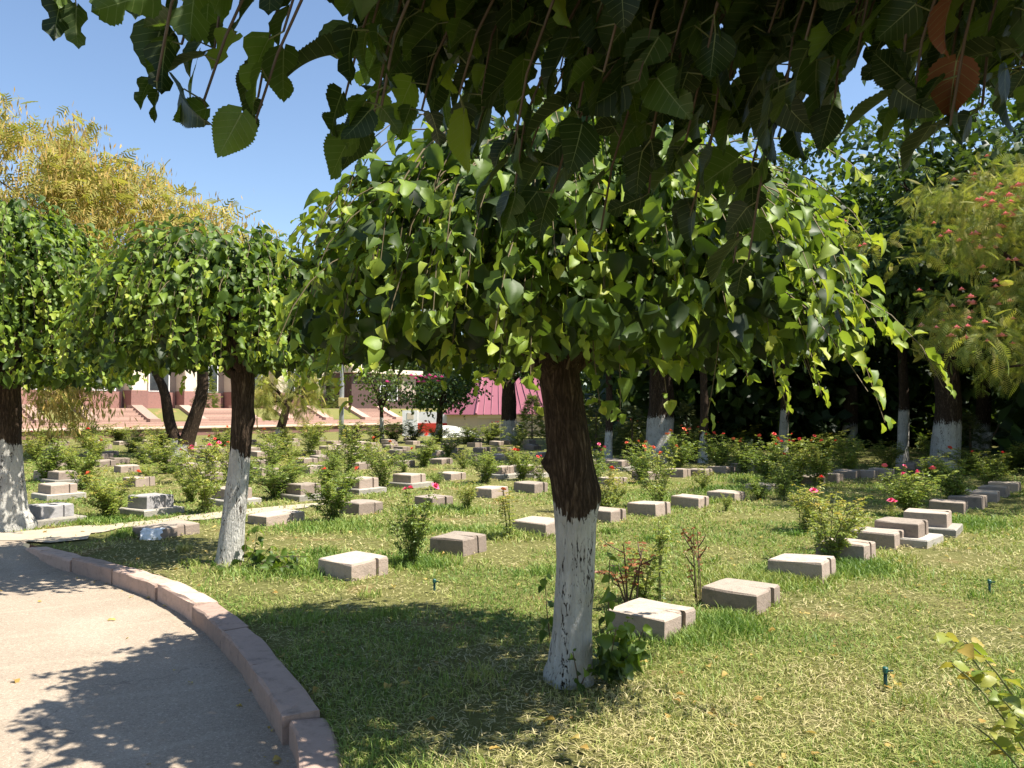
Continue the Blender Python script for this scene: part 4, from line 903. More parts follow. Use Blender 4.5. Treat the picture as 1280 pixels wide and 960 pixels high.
# ------------------------------------------------------------------ lawn grass (nobody could count it)
def grass():
    rng = np.random.RandomState(12)
    n = 400000
    d = 3.0 * (34 / 3.0) ** (rng.uniform(0, 1, n) ** 1.25)          # dense near, thinning with distance
    x = rng.uniform(-.70, .70, n) * (d + 1.2) ; y = d
    lush = [(at(940, 728), .45, 5200), (at(885, 785), .30, 3000), (at(1075, 712), .40, 3000), (at(1000, 722), .30, 2500), (at(620, 668), .35, 1800), (at(1205, 655), .5, 2000), (at(520, 705), .35, 1600), (at(845, 800), .25, 1500),
            (at(640, 670), .4, 1500), (at(120, 655), .3, 1500), (at(330, 715), .4, 1600), (at(410, 715), .35, 1400), (at(560, 640), .5, 1500), (at(420, 660), .5, 1500), (at(870, 625), .6, 1800), (at(935, 615), .7, 2000), (at(960, 600), .8, 1500)]
    for k_ in range(70):
        d_ = 3.3 * (12 / 3.3) ** rng.uniform(); lush.append((Vector((rng.uniform(-.6, .66) * d_, d_, 0)), rng.uniform(.05, .2), int(rng.uniform(60, 260))))
    X = [x]; Y = [y]; LU = [np.zeros(n)]
    for c, r, m in lush:
        X.append(c.x + rng.normal(0, r * .7, m)); Y.append(c.y + rng.normal(0, r * .6, m)); LU.append(np.ones(m))
    x = np.concatenate(X); y = np.concatenate(Y); lu = np.concatenate(LU)
    bare = fbm(x * .9 + 3, y * .9, 21); patch = fbm(x * .45, y * .45, 31); fine = vnoise(x * 5, y * 5, 41)
    keep = (x > kerb_x(np.clip(y, -5, YK)) + .01) | (y > YK + .25)
    c = np.array(at(60, 668)[:2]); rel = np.c_[x, y] - c; tt = rel @ U; vv = np.abs(rel @ N2)
    path = (vv < .40 * np.where(tt > 2.2, np.clip(1 - (tt - 2.2) / 3, .2, 1), np.where((tt > .7) & (tt < 1.8), .4, 1))) & (tt < 5)
    keep &= ~(path & (rng.uniform(0, 1, len(x)) > np.where(tt > .6, .34, .10)))
    keep &= ~((x < KL[0, 0] + .9) & (y > KL[0, 1] - .3) & (y < KL[0, 1] + .9) & (rng.uniform(0, 1, len(x)) > .05))
    keep &= (rng.uniform(0, 1, len(x)) < np.clip(2.2 - 2.9 * bare, .18, 1)) | (lu > 0)
    # keep blades off the tops of the blocks
    for p in POS:
        if p[1] > 16: continue
        q = np.c_[x, y] - p; keep &= ~((np.abs(q @ U) < BW / 2 - .01) & (np.abs(q @ N2) < BL / 2 - .01))
    x, y, lu, bare, patch, fine = [a[keep] for a in (x, y, lu, bare, patch, fine)]; n = len(x)
    dist = np.maximum(y, 3); far = np.clip((dist - 5) / 12, 0, 1)
    h = rng.uniform(.025, .062, n) * (1 + .5 * far) * (.75 + .6 * patch) + lu * rng.uniform(.0, .10, n) * rng.uniform(.3, 1, n)
    wd = rng.uniform(.0013, .0029, n) * (1 + 2.6 * far + dist / 14)
    flat = (rng.uniform(0, 1, n) < (.40 + .5 * (bare > .55))) & (lu < .5)
    ph = rng.uniform(0, 2 * PI, n); lean = np.where(flat, rng.uniform(1.15, 1.5, n), rng.uniform(.1, .95, n)); lean = np.where(lu > 0, rng.uniform(.05, .75, n), lean)
    L = np.where(flat, h * 1.0, h)
    dr = np.stack([np.cos(ph) * np.sin(lean), np.sin(ph) * np.sin(lean), np.cos(lean)], 1)
    p2 = rng.uniform(0, 2 * PI, n); sd = np.stack([np.cos(p2), np.sin(p2), np.zeros(n)], 1)
    z0 = gz(x, y) + .02 * (fbm(x * .8, y * .8, 3) - .5) + np.where(flat, rng.uniform(.004, .03, n), -.004)
    b = np.stack([x, y, z0], 1)
    V = np.stack([b - sd * wd[:, None], b + sd * wd[:, None], b + dr * (L * .6)[:, None] + sd * (wd * .8)[:, None], b + dr * (L * .6)[:, None] - sd * (wd * .8)[:, None],
                  b + dr * L[:, None] + np.stack([np.cos(ph), np.sin(ph), -np.ones(n) * .5], 1) * (L * .25)[:, None]], 1).reshape(-1, 3)
    i = np.arange(n)[:, None] * 5
    T = np.concatenate([i + [0, 1, 2], i + [0, 2, 3], i + [3, 2, 4]])
    ti = .40 + 1.0 * (bare - .5) + .55 * (patch - .45) + .22 * (fine - .5) + rng.normal(0, .14, n) + np.where(flat, .30, 0) - lu * .17
    for c_, r_, a_ in ((at(170, 692), .7, .45), (at(1190, 693), .45, .45), (at(1010, 760), .3, .3), (at(480, 735), .3, .25), (at(900, 900), .8, .2), (at(1000, 850), .7, .2)):
        ti = ti + a_ * np.exp(-((x - c_.x) ** 2 + (y - c_.y) ** 2) / r_ ** 2)
    ti = np.clip(ti, 0, 1)
    o = link('lawn_grass', np_mesh('lawn_grass', V, T, M['grass'], np.repeat(ti, 5)))
    tag(o, 'short dry-tipped mown grass covering the lawn', 'grass', kind='stuff')
grass()

# fallen leaves on the lawn and path
def litter():
    rng = np.random.RandomState(3); P, S = [], []
    for i in range(420):
        d = 3.4 * (16 / 3.4) ** rng.uniform(0, 1); x = rng.uniform(-.66, .66) * d; on = x > kerb_x(min(d, YK)) or d > YK
        if not on and rng.uniform() < .7: continue
        P.append((x, d, .025 if on else RZ + .008)); S.append(rng.uniform(.02, .06))
    for k in range(26):                                   # leaves gathered along the kerb
        j = rng.randint(0, 230); q = KL[j] - KN[j] * rng.uniform(.01, .12); P.append((q[0], q[1], RZ + .006)); S.append(rng.uniform(.012, .03))
    n = len(P); P = np.array(P); ph = rng.uniform(0, 6.28, n); D = np.stack([np.cos(ph), np.sin(ph), rng.uniform(-.1, .3, n)], 1); Nn = np.array([0, 0, 1.0]) + rng.normal(0, .25, (n, 3))
    o = link('fallen_leaves', scatter(LOW, rng.randint(0, 6, n), P, frames(D, Nn), np.array(S), rng.uniform(0, 1, n), 'fallen_leaves', M['pod'])); tag(o, 'scattered dry yellow fallen leaves on lawn and path', 'leaves', kind='stuff')
litter()

def grit():
    rng = np.random.RandomState(17); P = []
    for k in range(2600):
        if rng.uniform() < .6: j = rng.randint(0, 240); q = KL[j] - KN[j] * abs(rng.normal(0, .07)); 
        else: j = rng.randint(0, 240); q = KL[j] - KN[j] * rng.uniform(.1, 2.6)
        if q[1] < KL[0, 1] - 1.1: P.append((q[0], q[1], RZ + .001))
    n = len(P); P = np.array(P); T4 = (np.array([(-.5, -.4, 0), (.5, -.3, 0), (0, .5, 0), (.05, 0, .6)], np.float32), np.array([(0, 1, 3), (1, 2, 3), (2, 0, 3)], np.int32), np.zeros((4, 2), np.float32))
    ph = rng.uniform(0, 6.28, n); D = np.stack([np.cos(ph), np.sin(ph), np.zeros(n)], 1)
    o = link('path_grit', scatter([T4], np.zeros(n, int), P, frames(D, np.tile([0, 0, 1.0], (n, 1))), rng.uniform(.004, .012, n), rng.uniform(0, 1, n), 'path_grit', M['concrete'])); tag(o, 'loose grit on the asphalt along the kerb', 'grit', kind='stuff')
grit()

# ------------------------------------------------------------------ background trees
QUAD = (np.array([(0, 0, 0), (-.34, .5, .06), (.34, .5, .06), (0, 1, -.1)], np.float32), np.array([(0, 2, 1), (1, 2, 3)], np.int32), np.zeros((4, 2), np.float32))
PODQ = (np.array([(0, 0, 0), (-.10, .5, .02), (.10, .5, -.02), (0.03, 1, 0)], np.float32), np.array([(0, 2, 1), (1, 2, 3)], np.int32), np.zeros((4, 2), np.float32))
def frond_shape(np_, lw, wide=1.0):
    V = [(0, 0, 0)]; T = []
    for k in range(np_):
        t = .18 + .82 * k / (np_ - 1); l = (.42 * math.sin(.35 + 2.5 * t) + .06) * wide; z = -.28 * t * t
        for sg in (-1, 1):
            b = len(V); V += [(0, t - lw, z), (0, t + lw, z), (sg * l, t + .16 + lw * .6, z - .10), (sg * l * .98, t + .16 - lw, z - .11)]; T += [(b, b + 1, b + 2), (b, b + 2, b + 3)]
    b = len(V); V += [(-.012, 0, 0), (.012, 0, 0), (0, 1, -.28)]; T.append((b, b + 1, b + 2))
    return np.array(V, np.float32), np.array(T, np.int32), np.zeros((len(V), 2), np.float32)
FR5 = frond_shape(5, .055); FR8 = frond_shape(9, .022, .62)

def lobes_points(rng, lobes, n, nclump, csize, shell=.55):
    """points clustered into clumps inside ellipsoid lobes: uneven outline, gaps between clumps"""
    vol = np.array([l[3] * l[4] * l[5] for l in lobes]) ** .7; pick = rng.choice(len(lobes), nclump, p=vol / vol.sum()); L = np.array(lobes)[pick]
    v = rng.normal(0, 1, (nclump, 3)); v /= np.linalg.norm(v, axis=1)[:, None]; r = (shell + (1 - shell) * rng.uniform(0, 1, nclump)) ** .6
    C = L[:, :3] + v * r[:, None] * L[:, 3:]
    k = rng.randint(0, nclump, n); P = C[k] + rng.normal(0, 1, (n, 3)) * csize * np.array([1, 1, .7]); return P, C, v[k]
def broadleaf(name, label, base, trunk, rad, lobes, n, leaf, mat, seed, paint=1.2, nclump=150, csize=.45, group='background trees', shapes=None, droop=.5, cat='tree', tint=(.0, .9)):
    """trunk: list of local spine points. lobes in world coordinates"""
    rng = np.random.RandomState(seed); base = np.array(base, float); e = tag(empty(name, base), label, cat, group)
    link('trunk', trunk_mesh('trunk', trunk, rad, 14, seed, paint), e)
    P, C, v = lobes_points(rng, lobes, n, nclump, csize)
    top = base + np.array(trunk[-1]); cs = []
    for c in C[rng.choice(len(C), min(len(C), 16), replace=False)]:
        m = top * .55 + c * .45; cs.append(bezier(top - [0, 0, .3], top * .8 + c * .2 + [0, 0, .3], m, c, 7))
    V, T = tubes_np(cs, [rad[-1] * .45] * len(cs), [.015] * len(cs), 5); link('limbs', np_mesh('limbs', V - base, T, M['bark'], smooth=True, extra={'paint': np.zeros(len(V))}), e)
    m = len(P); D = rng.normal(0, .7, (m, 3)) + v * .4; D[:, 2] -= droop; Nn = rng.normal(0, .5, (m, 3)) + np.array([0, 0, .8]) + v * .4
    sh = shapes or [QUAD]
    o = link('crown', scatter(sh, rng.randint(0, len(sh), m), P - base, frames(D, Nn), leaf * rng.uniform(.6, 1.25, m), rng.uniform(tint[0], tint[1], m), 'crown', mat), e); o['kind'] = 'stuff'
    return e, rng, P, C
def gp(x, d):                                     # ground point below photo column x at depth d
    X = (x - 640) / F * d; return (X, d, float(gz(X, d)))

# yellow silk tree with pods, behind at the left
b = gp(226, 28); e, rng, P, C = broadleaf('silk_tree', 'tall golden silk tree hung with dry pods behind the left trees', b, [(.05, 0, -.1), (.05, 0, .1), (.3, 0, .8), (.62, 0, 1.7), (.8, 0, 2.4), (.4, 0, 4.6)], [.44, .3, .25, .22, .19, .16],
    [(-17.5, 28, 8.2, 4.6, 4.2, 4.0), (-13.6, 28, 7.0, 3.6, 3.4, 2.9), (-10.6, 27.5, 6.3, 2.3, 2.6, 2.0), (-21.5, 28, 7, 4, 4, 4.5), (-9.8, 27, 6.7, 1.7, 2.2, 1.0), (-15.5, 26.5, 7.4, 3.2, 2.5, 3.0), (-14.2, 27, 3.2, 1.3, 1.2, 1.0)], 6200, .45, M['albizia'], 31, .35, 520, .48, shapes=[FR5], droop=.7, tint=(.6, 1))
link('stem', trunk_mesh('stem', [(0, 0, .1), (-.22, 0, .7), (-.45, 0, 1.4), (-.5, 0, 2.2), (-1.6, 0, 4.2)], [.22, .20, .18, .16, .1], 14, 3, .75), e)
k = rng.randint(0, len(P), 30000); Q = P[k] + rng.normal(0, .22, (30000, 3)); D = rng.normal(0, .25, (30000, 3)) + [0, 0, -1]; Nn = rng.normal(0, 1, (30000, 3)); Nn[:, 2] *= .2
o = link('pods', scatter([PODQ], np.zeros(30000, int), Q - np.array(b), frames(D, Nn), rng.uniform(.16, .34, 30000), np.clip(rng.normal(.6, .25, 30000), 0, 1), 'pods', M['pod']), e); o['kind'] = 'stuff'

kq = 1500; Q = np.array([-14.3, 26.6, 2.0]) + rng.normal(0, 1, (kq, 3)) * np.array([.62, .5, .62]); Q[:, 2] = np.maximum(Q[:, 2], .4 + rng.uniform(0, .3, kq)); D = rng.normal(0, .3, (kq, 3)) + [0, 0, -1]
o = link('hanging_pods', scatter([PODQ], np.zeros(kq, int), Q - np.array(b), frames(D, rng.normal(0, 1, (kq, 3)) * [1, 1, .2]), rng.uniform(.15, .34, kq), np.clip(rng.normal(.75, .2, kq), 0, 1), 'hanging_pods', M['pod']), e); o['kind'] = 'stuff'
o = link('low_fronds', scatter([FR5], np.zeros(220, int), Q[:220] - np.array(b), frames(rng.normal(0, .7, (220, 3)) + [0, 0, -.6], rng.normal(0, .5, (220, 3)) + [0, 0, 1]), rng.uniform(.18, .34, 220), rng.uniform(.4, 1, 220), 'low_fronds', M['albizia']), e); o['kind'] = 'stuff'
# pink flowering silk tree at the right edge, trunk outside the frame
b = (11.6, 15.0, 0); e, rng, P, C = broadleaf('silk_tree', 'feathery silk tree with pink tufts at the right edge', b, [(0, 0, -.1), (0, 0, .6), (-.2, 0, 1.6), (-.3, 0, 2.6)], [.3, .24, .2, .2],
    [(8.1, 14.5, 4.75, 2.3, 1.8, .34), (7.0, 14.2, 4.3, 1.3, 1.2, .22), (9.8, 14.2, 3.75, 1.9, 1.8, .30), (8.3, 13.8, 3.25, 1.5, 1.4, .30), (7.5, 13.6, 2.75, .9, 1.1, .28), (9.3, 13.6, 2.45, 1.4, 1.4, .40), (12, 15, 5.4, 4, 3.5, .9), (10.2, 14.5, 5.7, 2.2, 2.2, .35), (13.5, 14, 3.4, 3, 3, 1.0), (8.6, 15, 5.6, 1.2, 1.4, .25)], 8600, .27, M['albizia'], 47, 1.1, 420, .19, shapes=[FR8], droop=.55, tint=(.25, 1))
fl = []
for i in range(280):
    kk = rng.randint(0, len(P), 6); kk = kk[np.argmin(P[kk, 1] + .25 * P[kk, 0] - .3 * P[kk, 2])]; fl.append(P[kk] + [rng.normal(0, .08), rng.normal(0, .08) - .05, .10])
TUFT = bloom_mesh(M['silk_flower'], 5)
for c in fl:
    o = link('flower', TUFT, e, Vector(c) - Vector(b)); s = rng.uniform(.05, .095); o.scale = (s, s, s)

# dark trees along the right-hand background
DARK = [(823, 27, .44, 'dark broad tree with the thickest whitewashed trunk behind the roses', 4.2, 3.2, 5200), (760, 26, .12, 'slim dark-trunked tree just right of the big trunk', 1.9, 2.6, 1800), (878, 25, .13, 'slim tree with a straight dark trunk right of the thick one', 2.1, 2.8, 1900),
        (978, 29, .16, 'dark tree with a narrow white trunk band behind the red roses', 3.4, 3.0, 3400), (1127, 25, .16, 'tree with a slender white-banded trunk left of the stout shaded one', 2.8, 3.2, 2800), (1180, 22.5, .36, 'stout shaded tree with grey-white trunk near the right edge', 3.8, 3.0, 5200),
        (1330, 20, .3, 'dense dark tree beyond the right edge of the lawn', 3.6, 3.0, 4200), (1060, 34, .3, 'tall dark plane tree rising above the shaded wood', 4.9, 3.4, 9500), (1225, 33, .3, 'tall dark tree behind the pink silk tree', 5.4, 3.2, 9500), (930, 40, .3, 'far dark tree behind the thick trunk', 4.5, 3.0, 4200),
        (1440, 27, .35, 'broad dark tree shading the right of the lawn', 5.0, 3.0, 5200)]
for i, (x, d, r, lab, R, zb, n) in enumerate(DARK):
    b = gp(x, d); hz = zb + R * .9
    lob = [(b[0] + math.cos(a + i) * R * .45, d + math.sin(a + i) * R * .45, hz + .5 * math.sin(3 * a + i), R * .68, R * .68, R * .62) for a in np.linspace(0, 2 * PI, 5)[:4]] + [(b[0], d, hz + R * .65, R * .6, R * .6, R * .55)]
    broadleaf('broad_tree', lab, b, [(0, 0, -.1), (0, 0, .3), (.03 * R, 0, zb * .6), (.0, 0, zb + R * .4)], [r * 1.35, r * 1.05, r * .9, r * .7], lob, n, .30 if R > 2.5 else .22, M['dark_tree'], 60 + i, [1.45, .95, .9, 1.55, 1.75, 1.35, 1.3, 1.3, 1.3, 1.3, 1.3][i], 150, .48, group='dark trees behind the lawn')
# middle background trees
def mid(x, d, r, lab, lob, n, mat='mid_tree', leaf=.2, paint=1.1, lean=0., zt=3.0, seed=1, name='broad_tree', **kw):
    b = gp(x, d); sc = d / F
    L = [((cx - 640) * sc, d + dy, CAM_H + (512 - cy) * sc, rx * sc, rx * sc * .9, rz * sc) for cx, cy, rx, rz, dy in lob]
    return broadleaf(name, lab, b, [(0, 0, -.1), (lean * .15, 0, .5), (lean * .6, 0, zt * .6), (lean, 0, zt)], [r * 1.4, r * 1.05, r, r * .8], L, n, leaf, M[mat], seed, paint, 70, .32, group='trees in front of the buildings', **kw)
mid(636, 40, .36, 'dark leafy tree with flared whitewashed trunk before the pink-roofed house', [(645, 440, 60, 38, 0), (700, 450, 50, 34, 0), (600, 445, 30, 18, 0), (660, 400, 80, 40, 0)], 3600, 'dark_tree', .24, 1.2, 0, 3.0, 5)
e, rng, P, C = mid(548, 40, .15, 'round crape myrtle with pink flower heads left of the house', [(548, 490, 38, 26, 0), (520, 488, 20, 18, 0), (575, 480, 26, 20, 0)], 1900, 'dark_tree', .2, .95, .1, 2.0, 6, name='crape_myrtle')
MY = bloom_mesh(M['myrtle'], 2)
for xx, yy in ((520, 474), (526, 471), (533, 473), (541, 474), (548, 477), (530, 478), (514, 470), (484, 478), (544, 472), (537, 470), (523, 478), (552, 472)):
    o = link('flower', MY, e, Vector(atd(xx, yy, 39.0)) - Vector(gp(548, 40))); o.scale = (.18, .18, .16)
mid(478, 40, .10, 'young white-stemmed tree in front of the right-hand stairs', [(478, 492, 20, 14, 0), (470, 470, 24, 16, 0), (490, 480, 14, 12, 0)], 750, 'mid_tree', .2, 1.3, -.05, 1.7, 7)
mid(347, 38, .20, 'small leaning silk tree with feathery yellow-green leaves before the stairs', [(345, 490, 28, 16, 0), (385, 500, 24, 16, 0), (360, 475, 40, 14, 0), (330, 500, 12, 14, 0)], 420, 'albizia', .5, .8, .45, 1.9, 8, name='silk_tree', shapes=[FR8], droop=.8, tint=(.4, 1))
mid(380, 75, .3, 'distant tree top showing above the second mulberry', [(378, 340, 26, 22, 0), (360, 380, 50, 40, 0), (400, 370, 40, 30, 0)], 2600, 'mid_tree', .45, 0, 0, 7, 9)

# conifers and clipped evergreens
def cone_tree(name, label, x, d, hp, wp, mat, n, seed, group, zfoot=None):
    rng = np.random.RandomState(seed); b = list(gp(x, d));
    if zfoot is not None: b[2] = zfoot
    base = np.array(b); h = hp * d / F; w_ = wp * d / F / 2; e = tag(empty(name, base), label, 'shrub', group)
    link('trunk', MB().tube([(0, 0, -.05), (0, 0, h * .8)], [.05, .02], 6).mesh('trunk', M['twig']), e)
    t = rng.uniform(0, 1, n) ** 1.3; ph = rng.uniform(0, 2 * PI, n); r = w_ * (1 - t) ** .75 * np.sqrt(rng.uniform(.15, 1, n)) * (.8 + .35 * np.sin(ph * 3 + t * 14) ** 2)
    P = np.stack([r * np.cos(ph), r * np.sin(ph), .04 + t * h], 1); D = np.stack([np.cos(ph), np.sin(ph), rng.uniform(-.1, .9, n)], 1) + rng.normal(0, .3, (n, 3))
    o = link('foliage', scatter([FR5], np.zeros(n, int), P, frames(D, rng.normal(0, .5, (n, 3)) + [0, 0, 1]), rng.uniform(.5, 1.1, n) * max(.13, h * .13), rng.uniform(0, 1, n), 'foliage', mat), e); o['kind'] = 'stuff'
cone_tree('arborvitae', 'olive arborvitae beside the stout shaded trunk', 1212, 24, 62, 44, M['conifer'], 500, 1, 'evergreens')
cone_tree('arborvitae', 'pale dusty conifer left of the thick background trunk', 790, 29, 60, 60, M['conifer'], 450, 2, 'evergreens')
cone_tree('arborvitae', 'pale dusty conifer right of the thick background trunk', 858, 30, 60, 46, M['conifer'], 400, 3, 'evergreens')
cone_tree('arborvitae', 'dusty conifer between two slim background trunks', 745, 30, 66, 50, M['conifer'], 400, 5, 'evergreens')
cone_tree('spruce', 'small blue-green spruce at the corner of the house', 665, 46, 52, 40, M['mid_tree'], 600, 4, 'evergreens')
def stump():
    b = gp(1231, 24); e = tag(empty('stump', b), 'short leaning whitewashed stump near the right edge', 'stump')
    link('trunk', trunk_mesh('trunk', [(0, 0, -.05), (.03, 0, .5), (.12, 0, .95)], [.13, .10, .09], 14, 2, 2.0), e); link('twig', MB().tube([(.05, 0, .65), (.3, 0, .95), (.42, 0, 1.2)], [.05, .03, .01], 6).mesh('twig', M['twig']), e)
stump()
# the wood behind, one dark mass
def wood():
    rng = np.random.RandomState(99); n = 62000
    x = rng.uniform(4, 44, n); y = rng.uniform(36, 50, n) + np.abs(x - 24) * -.25; z = rng.uniform(0, 1, n) ** 1.0 * (6.0 + 3.0 * vnoise(x * .35, y * .3, 4)) + gz(x, y)
    x2 = rng.uniform(13, 40, n // 2); y2 = rng.uniform(20, 34, n // 2); k = x2 > y2 * .60; x2, y2 = x2[k], y2[k]; z2 = rng.uniform(0, 1, len(x2)) * (5 + 2 * vnoise(x2 * .4, y2 * .4, 7))
    P = np.stack([np.r_[x, x2], np.r_[y, y2], np.r_[z, z2]], 1); g = fbm(P[:, 0] * .6 + P[:, 1] * .3, P[:, 2] * .8, 8); P = P[g > .30]; m = len(P)
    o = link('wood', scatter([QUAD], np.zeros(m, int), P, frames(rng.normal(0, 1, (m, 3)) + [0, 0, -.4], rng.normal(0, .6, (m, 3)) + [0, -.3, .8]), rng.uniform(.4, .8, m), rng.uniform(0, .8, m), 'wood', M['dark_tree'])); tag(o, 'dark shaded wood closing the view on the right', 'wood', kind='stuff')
wood()
def hedge_far():
    rng = np.random.RandomState(98); n = 26000
    x = rng.uniform(-60, 14, n); y = rng.uniform(95, 105, n); z = rng.uniform(0, 1, n) * (9 + 4 * vnoise(x * .15, y * .1, 4)) - 1.3
    P = np.stack([x, y, z], 1); m = n
    o = link('far_wood', scatter([QUAD], np.zeros(m, int), P, frames(rng.normal(0, 1, (m, 3)), rng.normal(0, .6, (m, 3)) + [0, -.3, .8]), rng.uniform(.6, 1.1, m), rng.uniform(0, 1, m), 'far_wood', M['mid_tree'])); tag(o, 'distant row of trees behind the buildings', 'wood', kind='stuff')
hedge_far()

# ------------------------------------------------------------------ memorial hall with stairs (local x along U, local y away from the camera)
FO = np.array([-28.0, 50.0])
hall_rz = A
def t_of(px, v=0.0):
    k = (px - 640) / F; o = FO - N2 * v; return (k * o[1] - o[0]) / (U[0] - k * U[1])
def place(name, lab, cat, group=None, kind=None):
    e = empty(name, (FO[0], FO[1], 0), hall_rz); tag(e, lab, cat, group, kind); return e
te = place('terrace', 'low pinkish paved terrace with shaded retaining wall below the stairs', 'terrace')
MB().box(-30, 46, -5.6, -1.6, -.3, .44).build('retaining_wall', M['red_granite'], te); MB().box(-30, 46, -5.75, -1.6, .44, .50).build('paving', M['terrace'], te)
MB().box(-30, 46, -1.6, -1.0, -.3, .64).build('step', M['step_stone'], te); MB().box(-30, 46, -1.0, 3.0, -.3, .78).build('step', M['step_stone'], te)
NS, RISE, RUN = 6, .153, .36
TOPZ = .78 + NS * RISE
SV = NS * RUN
stairs = [(-20, 42, 18, 18), (124, 184, 18, 20), (257, 312, 18, 12), (367, 403, 20, 18), (461, 491, 28, 16)]
nmz = ['leftmost stone stairs behind the left trunk', 'stone stairs behind the hanging yellow pods', 'stone stairs behind the second trunk', 'stone stairs right of the leaning silk tree', 'rightmost stone stairs beside the white wall']
ends = []
for (p0, p1, cl, cr), lab in zip(stairs, nmz):
    e = place('stairs', 'pale pink ' + lab, 'stairs', 'stone stairs up to the hall'); a, c = t_of(p0), t_of(p1)
    for k in range(NS): MB().box(a, c, k * RUN + .003 * k, SV + .6, .76 + k * RISE, .78 + (k + 1) * RISE).build('step', M['step_stone'], e)
    for q0, q1 in ((a - .75, a - .002), (c + .002, c + .75)):
        MB().prism([(-.45, .76), (-.45, .98), (-.1, 1.02), (SV, TOPZ + .22), (SV + .6, TOPZ + .22), (SV + .6, .76)], q0, q1, 'x').build('cheek_wall', M['step_stone'] if q0 > a else M['step_stone'], e)
    ends.append((a - .75, c + .75))
bank = place('grass_bank', 'dry grass banks between the stone stairs', 'bank', kind='structure')
edges = [-30] + [v for p in ends for v in p] + [46]
mbk = MB()
for i in range(0, len(edges), 2):
    if edges[i + 1] - edges[i] > .2: mbk.prism([(.1, .70), (.1, .86), (SV, TOPZ - .04), (SV + .6, TOPZ - .02), (SV + .6, .7)], edges[i] + .01, edges[i + 1] - .01, 'x')
mbk.build('bank', M['soil'], bank)
h = place('memorial_hall', 'long pink and cream stone hall above the stairs', 'building')
MB().box(-30, 46, SV + .6, 13.8, -.3, TOPZ).build('platform', M['step_stone'], h)
MB().box(-30, 30, 9.0, 14, TOPZ, 8.5).build('wall', M['taupe'], h)
MB().box(-30.3, 30.3, 7.0, 14.3, 8.5, 9.3).build('roof_slab', M['cream'], h)
for k in range(15):
    t = -29 + k * 4.2
    MB().box(t, t + 1.3, 7.6, 9.0, TOPZ, TOPZ + 1.35).build('pillar_base', M['red_granite'], h); MB().box(t + .08, t + 1.22, 7.68, 9.0, TOPZ + 1.35, 8.5).build('pillar', M['cream'], h)
    MB().box(t + 1.5, t + 4.0, 8.7, 9.0, TOPZ, TOPZ + 1.25).build('dado', M['red_granite'], h)
    wn = MB().box(t + 1.9, t + 3.6, 8.75, 9.0, TOPZ + 1.3, TOPZ + 3.6).build('window', M['frame'], h)
    MB().box(t + 2.0, t + 2.7, 8.72, 8.75, TOPZ + 1.4, TOPZ + 3.5).build('pane', M['glass'], wn); MB().box(t + 2.8, t + 3.5, 8.72, 8.75, TOPZ + 1.4, TOPZ + 3.5).build('pane', M['glass'], wn)
# darker entrance wing at the right end of the hall
a, c = t_of(425, 6), t_of(505, 6)
en = place('entrance_porch', 'dark brown stone porch with white-framed window behind the lamp post', 'building')
MB().box(a, c, 4.4, 8.6, TOPZ, TOPZ + 3.2).build('wall', M['brown_stone'], en); MB().box(a - .4, c + .4, 3.8, 8.6, TOPZ + 3.2, TOPZ + 3.6).build('roof_slab', M['cream'], en)
MB().box(c - 1.9, c, 4.36, 4.4, TOPZ + .95, TOPZ + 3.2).build('cladding', M['taupe'], en)
wn = MB().box(c - 4.6, c - 2.4, 4.32, 4.4, TOPZ + .75, TOPZ + 2.2).build('window', M['frame'], en)
MB().box(c - 4.5, c - 3.6, 4.29, 4.32, TOPZ + .85, TOPZ + 2.1).build('pane', M['glass'], wn); MB().box(c - 3.5, c - 2.5, 4.29, 4.32, TOPZ + .85, TOPZ + 2.1).build('pane', M['glass'], wn)
for j, (px, hp, wp) in enumerate(((402, 62, 44), (258, 50, 30), (70, 44, 40), (330, 44, 20))):
    rp = FO + U * t_of(px, 5) - N2 * 5
    cone_tree('cypress', ['dark green cypress left of the lamp post', 'dark green cypress behind the second trunk', 'dark green cypress behind the yellow pods', 'small cypress beside the leaning silk tree'][j], px, rp[1], hp * .9, wp, M['mid_tree'], 450, 20 + j, 'evergreens', TOPZ)

# lamp post with a yellow box
b = gp(427, 42); lp = tag(empty('lamp_post', b), 'grey lamp post with a yellow meter box before the stairs', 'lamp post')
MB().tube([(0, 0, -.1), (0, 0, 1.5), (.05, 0, 5.2), (.35, 0, 5.6), (.9, 0, 5.7)], [.14, .12, .09, .06, .05], 10).build('pole', M['pole'], lp, smooth=True)
bx = MB().box(-.12, .36, -.24, -.10, 1.75, 2.2).build('meter_box', M['box_yellow'], lp, bevel=.012); MB().box(-.10, .34, -.255, -.24, 1.78, 2.17).build('door', M['box_yellow'], bx)
MB().box(.5, 1.2, -.12, .12, 5.66, 5.78).build('lamp_head', M['pole'], lp, bevel=.02)

